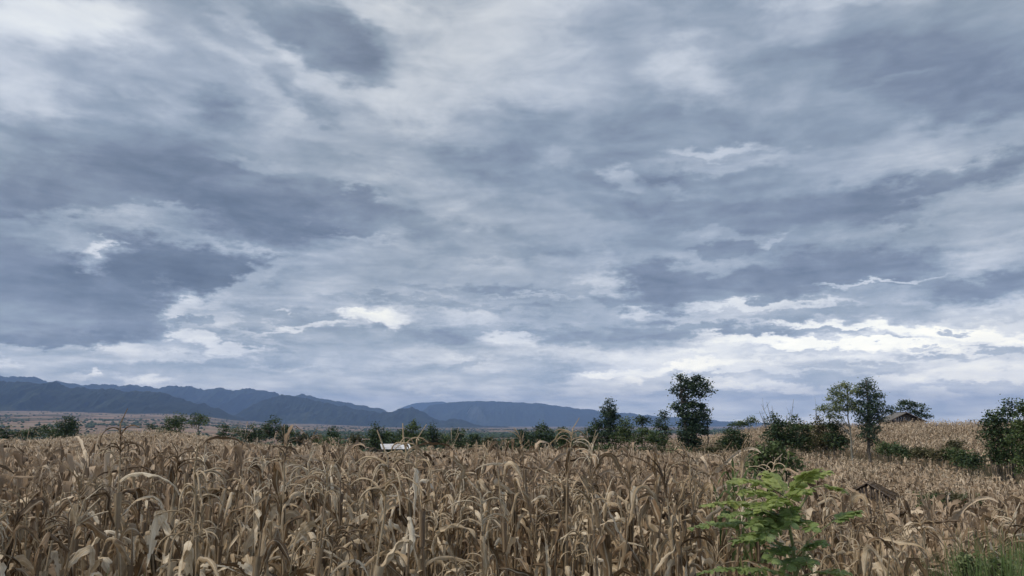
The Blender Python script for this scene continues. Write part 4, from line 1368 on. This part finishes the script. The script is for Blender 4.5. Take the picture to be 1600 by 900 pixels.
WOOD = wood('weathered planks', [(.3, (.07, .055, .045)), (.7, (.22, .18, .15))])
THATCH = wood('old thatch', [(.3, (.045, .033, .024)), (.55, (.13, .095, .065)), (.75, (.27, .21, .15))], 4, 9)
TIN = wood('dull roof sheet', [(.3, (.085, .08, .075)), (.7, (.20, .19, .18))], 1.2, 2)
WHITE_TIN = wood('white roof sheet', [(.25, (.34, .32, .30)), (.42, (.66, .66, .67)), (.6, (.80, .81, .83))], .8, 2)


def sheet(mb, a, b, c, d, waves=24, amp=.03, th=.02):
    """a corrugated sheet between the ridge a-b and the eave d-c, the corrugations running down the slope"""
    a, b, c, d = [np.array(v, float) for v in (a, b, c, d)]
    n = np.cross(b - a, d - a)
    n /= np.linalg.norm(n)
    k = waves * 2
    u = np.linspace(0, 1, k + 1)[:, None]
    off = n * amp * ((np.arange(k + 1) % 2)[:, None] * 2 - 1)
    top, bot = a + (b - a) * u + off, d + (c - d) * u + off
    V = np.concatenate([top, bot, top - n * th, bot - n * th])
    m = k + 1
    F = []
    for i in range(k):
        F.append((i, i + 1, m + i + 1, m + i))
        F.append((2 * m + i, 3 * m + i, 3 * m + i + 1, 2 * m + i + 1))
        F.append((m + i, m + i + 1, 3 * m + i + 1, 3 * m + i))
    mb.add(V, F)


def build_barn():
    Y = 133
    p = at(1416, 657, Y)
    g = float(gz(p[0], Y))
    root = empty('barn', (p[0], Y, g), R(-11))
    tag(root, 'small wooden barn with a gabled roof half hidden behind the hill crest', 'barn')
    He = at(1416, 657.5, Y)[2] - g
    Ha = at(1416, 645.0, Y)[2] - g
    w, L = 2.75, 6.5
    # plank walls: each plank of the gable its own board
    for k in range(14):
        x = -w + (k + .5) * 2 * w / 14
        h = He + (Ha - He) * (1 - abs(x) / w) - .06
        mb = MB()
        box(mb, (x, 0.0, h / 2 - .1), (2 * w / 14 - .03, .04 + .012 * (k % 2), h + .2))
        link('plank', mb.mesh('plank', WOOD), root)
    mb = MB()
    for s in (-1, 1):
        for k in range(16):
            box(mb, (s * w, .2 + k * L / 16, He / 2 - .1), (.05, L / 16 - .03, He + .2))
    box(mb, (0, L, He / 2), (2 * w, .05, He))
    link('wall', mb.mesh('wall', WOOD), root)
    mb = MB()
    ov = .55
    sl = (Ha - He) / w
    zr = Ha + .10
    ze = zr - sl * (w + ov)
    sheet(mb, (0, -.7, zr), (0, L + .5, zr), (-w - ov, L + .5, ze), (-w - ov, -.7, ze), 18)
    sheet(mb, (0, L + .5, zr), (0, -.7, zr), (w + ov, -.7, ze), (w + ov, L + .5, ze), 18)
    box(mb, (0, L / 2 - .1, zr + .05), (.3, L + 1.2, .05))
    roof = link('roof', mb.mesh('roof', TIN), root)
    for s in (-1, 1):
        mb = MB()
        tube(mb, [(0, -.72, zr - .06), (s * (w + ov), -.72, ze - .06)], .07, 4)
        link('barge_board', mb.mesh('barge_board', WOOD), roof)
    mb = MB()
    box(mb, (.25, -.06, He * .9), (.5, .05, .5))
    link('window', mb.mesh('window', WOOD), root)


build_barn()


def build_white_shed():
    Y = 86
    p = at(614, 705, Y)
    g = float(gz(p[0], Y))
    root = empty('shed', (p[0], Y, g), R(6))
    tag(root, 'open shed with a bright white sheet roof at the edge of the maize', 'shed')
    ze, zr = at(614, 701.8, Y)[2] - g, at(614, 693.8, Y + 2.6)[2] - g
    w = 1.62
    for k in range(3):
        x0, x1 = -w + k * 2 * w / 3, -w + (k + 1) * 2 * w / 3 + .05
        z = .012 * (k % 2)
        mb = MB()
        sheet(mb, (x0, 2.6, zr + z), (x1, 2.6, zr + z), (x1 + .4, -.3, ze + z), (x0 + .4, -.3, ze + z), 7, .018)
        link('roof_sheet', mb.mesh('roof_sheet', WHITE_TIN), root)
    for sx in (-1.4, 1.45):
        for sy, zz in ((0, ze), (2.4, zr)):
            mb = MB()
            tube(mb, [(sx, sy, -.3), (sx, sy, zz - .04)], .07, 6)
            link('post', mb.mesh('post', WOOD), root)
    mb = MB()
    for zz in (.3, .7, 1.1, 1.5):
        box(mb, (0, 2.42, zz), (3.0, .04, .36))
    link('back_wall', mb.mesh('back_wall', WOOD), root)
    mb = MB()
    box(mb, (0, -.02, ze - .1), (3.2, .08, .1))
    link('beam', mb.mesh('beam', WOOD), root)


build_white_shed()


def thatched(name, label, cat, px, py_ridge, py_eave, Y, w, L, rz, seed):
    rng = np.random.default_rng(seed)
    p = at(px, py_eave, Y)
    g = float(gz(p[0], Y))
    zr, ze = at(px, py_ridge, Y)[2] - g, at(px, py_eave, Y)[2] - g
    root = empty(name, (p[0], Y, g), rz)
    tag(root, label, cat)
    for s in (-1, 1):
        mb = MB()
        nl = 5
        for k in range(nl):
            f0, f1 = k / nl, (k + 1.5) / nl
            for j in range(26):
                y = -L / 2 + j * L / 25 + rng.normal() * .02
                xa, xb = s * w * f0, s * w * min(1.12, f1 + rng.uniform(-.12, .15))
                za, zb = zr - (zr - ze) * f0 + .05, zr - (zr - ze) * min(1.12, f1) + .02 + rng.normal() * .015
                d = L / 25 * .6
                mb.add([(xa, y - d, za), (xa, y + d, za), (xb, y + d + rng.normal() * .03, zb), (xb, y - d + rng.normal() * .03, zb - .01),
                        (xa, y, za - .04), (xb, y, zb - .05)], [(0, 1, 2, 3), (0, 3, 5, 4), (1, 4, 5, 2)])
        link('roof', mb.mesh('roof', THATCH), root)
    mb = MB()
    for _ in range(30):
        y = rng.uniform(-L / 2, L / 2)
        tube(mb, [(-.12, y, zr), (rng.uniform(-.03, .03), y, zr + .07), (.12, y + rng.normal() * .05, zr)], .018, 4)
    link('ridge_cap', mb.mesh('ridge_cap', THATCH), root)
    for sx in (-1, 1):
        for sy in (-1, 1):
            mb = MB()
            tube(mb, [(sx * w * .8, sy * L * .42, -.3), (sx * w * .8, sy * L * .42, ze + (zr - ze) * .2)], .045, 6)
            link('post', mb.mesh('post', WOOD), root)
    for s in (-1, 1):
        mb = MB()
        tube(mb, [(s * -.12, -L / 2 - .06, zr + .14), (s * w * 1.16, -L / 2 - .06, ze - .10)], .022, 5)
        link('rafter', mb.mesh('rafter', WOOD), root)
    mb = MB()
    for k in range(12):
        x = -w * .8 + k * w * 1.6 / 11
        tube(mb, [(x, -L / 2 + .12, -.1), (x + rng.normal() * .02, -L / 2 + .12, zr - (zr - ze) * abs(x) / w - .05)], .05, 5)
    link('slat_wall', mb.mesh('slat_wall', WOOD), root)
    return root


thatched('field_hut', 'small dark thatched field hut poking out of the maize, right of the green sapling', 'hut', 1360, 755, 774, 33, .92, 1.6, R(-32), 3)
thatched('lean_to', 'low grey-brown thatched shelter against the left end of the white-roofed shed', 'shelter', 583, 700.5, 706, 85, .75, 1.6, R(20), 4)

# ------------------------------------------------------------------ the bright green sapling
SAP_TOP = leafy('lit young leaflet', [(0, (.16, .23, .04)), (.5, (.31, .39, .10)), (1, (.50, .56, .22))], .45, .45, ind=True, streak=True, spec=.4)  # young yellow-green, with the light on the upper fronds put into the colour
SAP_LOW = leafy('shaded mature leaflet', [(0, (.12, .18, .04)), (.5, (.29, .39, .13)), (1, (.44, .52, .25))], .45, .42, ind=True, streak=True, spec=.45)  # mature green, with the shade of the lower fronds put into the colour
SAP_STEM, tb = new_mat('sapling stem')
_n = tb.noise(tb.node('ShaderNodeTexCoord').outputs['Object'], 14, 4, .6).outputs[0]
tb.l.new(principled(tb, tb.ramp(_n, [(.3, (.12, .15, .05)), (.7, (.25, .25, .11))]), .6, .3).outputs[0], tb.out.inputs[0])


def leaflet_mesh(name, mat, L, W, seed):
    rng = np.random.default_rng(seed)
    n = 7
    s = np.linspace(0, 1, n)
    w = W * np.sin(np.pi * np.clip(s * .93 + .05, 0, 1)) ** .6
    z = -.10 * L * s ** 2 + rng.normal(size=n) * .0015
    V = []
    for i in range(n):
        for c in (-1, -.5, 0, .5, 1):
            V.append((s[i] * L, c * w[i], z[i] + abs(c) * w[i] * .22 - .12 * w[i] * c * c * rng.uniform(.5, 1.5)))
    F = [(i * 5 + j, i * 5 + j + 1, (i + 1) * 5 + j + 1, (i + 1) * 5 + j) for i in range(n - 1) for j in range(4)]
    uv = [((c + 1) / 2, s[i]) for i in range(n) for c in (-1, -.5, 0, .5, 1)]
    mb = MB()
    mb.add(V, F, uv)
    return mb.mesh(name, mat, True)


def build_sapling():
    rng = np.random.default_rng(42)
    Y0 = 3.45
    p = at(1236, 860, Y0)
    g = float(gz(p[0], Y0))
    root = empty('sapling', (p[0], Y0, g))
    tag(root, 'bright green sapling with feathery pinnate fronds standing before the maize', 'sapling')
    O = np.array([p[0], Y0, g])
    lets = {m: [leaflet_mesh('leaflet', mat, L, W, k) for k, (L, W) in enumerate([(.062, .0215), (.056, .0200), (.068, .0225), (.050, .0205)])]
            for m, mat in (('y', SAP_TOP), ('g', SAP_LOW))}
    # main stems
    stems = [[(1243, 905), (1240, 860), (1232, 815), (1228, 778)], [(1243, 900), (1255, 868), (1262, 845)], [(1232, 815), (1252, 790), (1265, 768)],
             [(1240, 868), (1205, 840), (1195, 822)], [(1246, 905), (1222, 896)]]
    mb = MB()
    base = np.array([0, 0, -.1])
    for k, st in enumerate(stems):
        pts = [at(a, b, Y0 + (.05 * (k % 3) - .05) * (i > 0)) - O for i, (a, b) in enumerate(st)]
        if k == 0:
            pts = [base, base * .4 + pts[0] * .6] + pts
        tube(mb, pts, np.linspace(.013 if k == 0 else .008, .004, len(pts)), 7)
    link('stem', mb.mesh('stem', SAP_STEM, True), root)
    # fronds: start, bend, tip in the photograph, nearness of start and tip, pairs, tone, scale of leaflets, first leaflet at
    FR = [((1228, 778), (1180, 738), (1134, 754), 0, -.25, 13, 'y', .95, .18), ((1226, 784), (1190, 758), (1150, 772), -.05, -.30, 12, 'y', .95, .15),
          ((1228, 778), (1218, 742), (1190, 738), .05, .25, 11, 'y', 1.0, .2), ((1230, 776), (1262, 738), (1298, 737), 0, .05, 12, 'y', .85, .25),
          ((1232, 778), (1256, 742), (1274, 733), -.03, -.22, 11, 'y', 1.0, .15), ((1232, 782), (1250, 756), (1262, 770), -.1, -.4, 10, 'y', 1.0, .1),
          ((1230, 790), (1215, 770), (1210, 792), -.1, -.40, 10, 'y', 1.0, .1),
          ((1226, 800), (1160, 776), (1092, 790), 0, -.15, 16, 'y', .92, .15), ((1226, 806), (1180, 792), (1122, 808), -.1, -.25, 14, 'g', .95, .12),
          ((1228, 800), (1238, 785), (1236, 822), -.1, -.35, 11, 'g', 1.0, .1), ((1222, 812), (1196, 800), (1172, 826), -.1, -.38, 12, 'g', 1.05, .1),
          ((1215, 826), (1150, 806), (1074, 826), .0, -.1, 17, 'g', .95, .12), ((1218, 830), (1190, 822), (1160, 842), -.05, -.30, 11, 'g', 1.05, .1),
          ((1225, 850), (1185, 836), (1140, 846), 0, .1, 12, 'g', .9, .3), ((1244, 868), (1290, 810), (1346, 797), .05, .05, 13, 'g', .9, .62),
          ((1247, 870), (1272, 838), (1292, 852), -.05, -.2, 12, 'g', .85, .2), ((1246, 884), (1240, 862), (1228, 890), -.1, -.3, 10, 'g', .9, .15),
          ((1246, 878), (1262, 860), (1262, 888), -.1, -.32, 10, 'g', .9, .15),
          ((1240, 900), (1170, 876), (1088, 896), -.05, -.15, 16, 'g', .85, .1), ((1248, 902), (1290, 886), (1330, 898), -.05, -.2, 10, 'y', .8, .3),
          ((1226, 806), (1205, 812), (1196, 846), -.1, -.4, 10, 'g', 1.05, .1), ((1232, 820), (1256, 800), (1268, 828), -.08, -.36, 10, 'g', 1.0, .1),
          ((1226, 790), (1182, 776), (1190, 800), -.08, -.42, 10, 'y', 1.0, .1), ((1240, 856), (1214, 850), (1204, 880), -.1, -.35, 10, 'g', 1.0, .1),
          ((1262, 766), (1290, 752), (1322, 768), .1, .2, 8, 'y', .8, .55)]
    n_single = 0
    rest = {'y': MB(), 'g': MB()}
    leafuv = [((c + 1) / 2, i / 6) for i in range(7) for c in (-1, -.5, 0, .5, 1)]
    FR.sort(key=lambda r: r[3] + r[4])
    for (a, b, c, n0, n1, pairs, tone, ls, f0) in FR:
        A, B, C = at(*a, Y0 + n0), at(*b, Y0 + (n0 + n1) / 2), at(*c, Y0 + n1)
        pairs, ls = int(pairs * 1.7), ls * .70
        t = np.linspace(0, 1, 22)[:, None]
        P = (1 - t) ** 2 * A + 2 * t * (1 - t) * B + t * t * C - O
        mb = MB()
        tube(mb, P, np.linspace(.0035, .0012, 22), 5)
        fr = link('frond', mb.mesh('frond', SAP_STEM, True), root)
        T = np.gradient(P, axis=0)
        T /= np.linalg.norm(T, axis=1)[:, None]
        for k in range(pairs):
            f = f0 + (1 - f0) * (k + .5) / pairs
            i = min(21, int(f * 21))
            tan = T[i]
            side = np.cross(tan, [0, 0, 1.0])
            side /= np.linalg.norm(side)
            upv = np.cross(side, tan)
            for s in (-1, 1):
                d = side * s * rng.uniform(.75, 1.05) + tan * .35 + upv * rng.normal(-.12, .22)
                d /= np.linalg.norm(d)
                zz = upv + rng.normal(size=3) * .22
                yv = np.cross(zz, d)
                yv /= np.linalg.norm(yv)
                zv = np.cross(d, yv)
                sc = ls * rng.uniform(.8, 1.12) * (.65 + .6 * math.sin(math.pi * min(1, (k + 1.2) / (pairs + 1.2)) ** .8))
                M = Matrix(((d[0], yv[0], zv[0]), (d[1], yv[1], zv[1]), (d[2], yv[2], zv[2]))).to_4x4()
                q = P[i] + (T[i] * rng.normal() * .003)
                mtx = Matrix.Translation(Vector(q)) @ M @ Matrix.Scale(sc, 4)
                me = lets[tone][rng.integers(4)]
                if n_single < 300:
                    n_single += 1
                    o = link('leaflet', me, fr)
                    o.matrix_basis = mtx
                else:
                    m3 = np.array(mtx)
                    V = np.zeros(len(me.vertices) * 3)
                    me.vertices.foreach_get('co', V)
                    V = V.reshape(-1, 3) @ m3[:3, :3].T + m3[:3, 3]
                    Fq = [tuple(pl.vertices) for pl in me.polygons]
                    rest[tone].add(V, Fq, leafuv)
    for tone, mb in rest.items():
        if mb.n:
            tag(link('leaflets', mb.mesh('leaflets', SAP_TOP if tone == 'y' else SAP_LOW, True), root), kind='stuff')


build_sapling()


# ------------------------------------------------------------------ green blades among the maize
def green_clump(name, label, cat, px, Y, n, L, W, seed, ztop, spread=.22, kinds=('up', 'arch')):
    rng = np.random.default_rng(seed)
    p = at(px, 700, Y)
    g = float(gz(p[0], Y))
    root = empty(name, (p[0], Y, g))
    tag(root, label, cat)
    mb = MB()
    tops = []
    for k in range(5):
        a = rng.uniform(0, 6.28)
        q = np.array([math.cos(a), math.sin(a), 0]) * spread * rng.uniform(.1, 1)
        h = ztop - g - L * .55 - rng.uniform(0, .25)
        pp = np.array([q * .3 + [0, 0, -.1], q * .7 + [0, 0, h * .5], q + [0, 0, h]])
        tube(mb, pp, [.012, .010, .006], 6)
        tops.append(pp)
    link('stem', mb.mesh('stem', SAP_STEM, True), root)
    for k in range(n):
        pp = tops[k % 5]
        f = rng.uniform(.45, 1)
        q = pp[1] + (pp[2] - pp[1]) * (f * 2 - 1 if f > .5 else 0)
        m2 = MB()
        V, F, uv = leaf_geo(rng, rng.choice(kinds), L * rng.uniform(.6, 1.1), W * rng.uniform(.7, 1.2), 16, 3)
        m2.add(V, F, uv)
        o = link('leaf', m2.mesh('leaf', GREEN_BLADE, True), root, tuple(q))
        o.rotation_euler = (0, 0, rng.uniform(0, 6.28))
    return root


green_clump('green_maize', 'pale green grassy plant with drooping blades rising above the dry maize', 'plant', 1176, 7.0, 46, .62, .017, 61, at(1176, 672, 7.0)[2], .26, ('arch',))
green_clump('green_maize', 'darker green grassy plant low behind the sapling, left of the broad-leaved shrub', 'plant', 1148, 8.2, 24, .55, .020, 62, at(1148, 700, 8.2)[2])


def grass_patch(name, px0, px1, y0, y1, n, pytop, seed, clumps=9):
    rng = np.random.default_rng(seed)
    mb = MB()
    cs = [(rng.uniform(px0, px1), rng.uniform(y0, y1)) for _ in range(clumps)]
    for k in range(n):
        px, Y = cs[rng.integers(clumps)]
        q = at(px, 700, Y)
        x, y = q[0] + rng.normal() * .07, Y + rng.normal() * .07
        g = float(gz(x, y))
        top = at(px, pytop + rng.uniform(-14, 60), Y)[2]
        H = top - g
        a = rng.uniform(0, 6.28)
        m = 8
        s = np.linspace(0, 1, m)
        bend = rng.uniform(.05, .42)
        r = bend * s ** 3
        P = np.stack([x + np.cos(a) * r, y + np.sin(a) * r, g + H * (s - .25 * bend * s ** 6)], 1)
        w = rng.uniform(.004, .009) * np.clip(1.1 - s ** 3, .05, 1)
        sd = np.array([-math.sin(a + .5), math.cos(a + .5), 0])
        V = np.concatenate([P - sd * w[:, None], P + sd * w[:, None]])
        F = [(i, i + 1, m + i + 1, m + i) for i in range(m - 1)]
        mb.add(V, F, None, np.clip(rng.normal(.5, .22), 0, 1))
    tag(link(name, mb.mesh(name, GRASS)), kind='stuff')


grass_patch('grass', 1480, 1660, 2.9, 4.1, 1700, 822, 71, 26)
grass_patch('grass', 150, 200, 2.9, 3.1, 30, 868, 72, 2)
grass_patch('grass', 425, 470, 2.9, 3.1, 30, 872, 73, 2)
grass_patch('grass', 1240, 1300, 3.7, 4.0, 30, 875, 74, 3)


def leafy_weed(label, px, py, Y, w, h, seed, leaf='light', size=.045):
    make_plant('leafy_weed', label, 'weed', px, Y, None, [(px, py, w, h), (px - w * .6, py + h, w * .8, h), (px + w * .5, py + h * 1.2, w * .8, h)], size, leaf, seed, False,
               'weeds at the near edge', gaps=.4, aspect=1.6)


leafy_weed('light green leafy weed beside the grass near the right edge', 1512, 872, 3.5, 11, 10, 401, 'light', .03)
leafy_weed('darker green leafy weed among the grass at the bottom right corner', 1562, 884, 3.3, 14, 8, 402, 'light', .03)

build_haze()
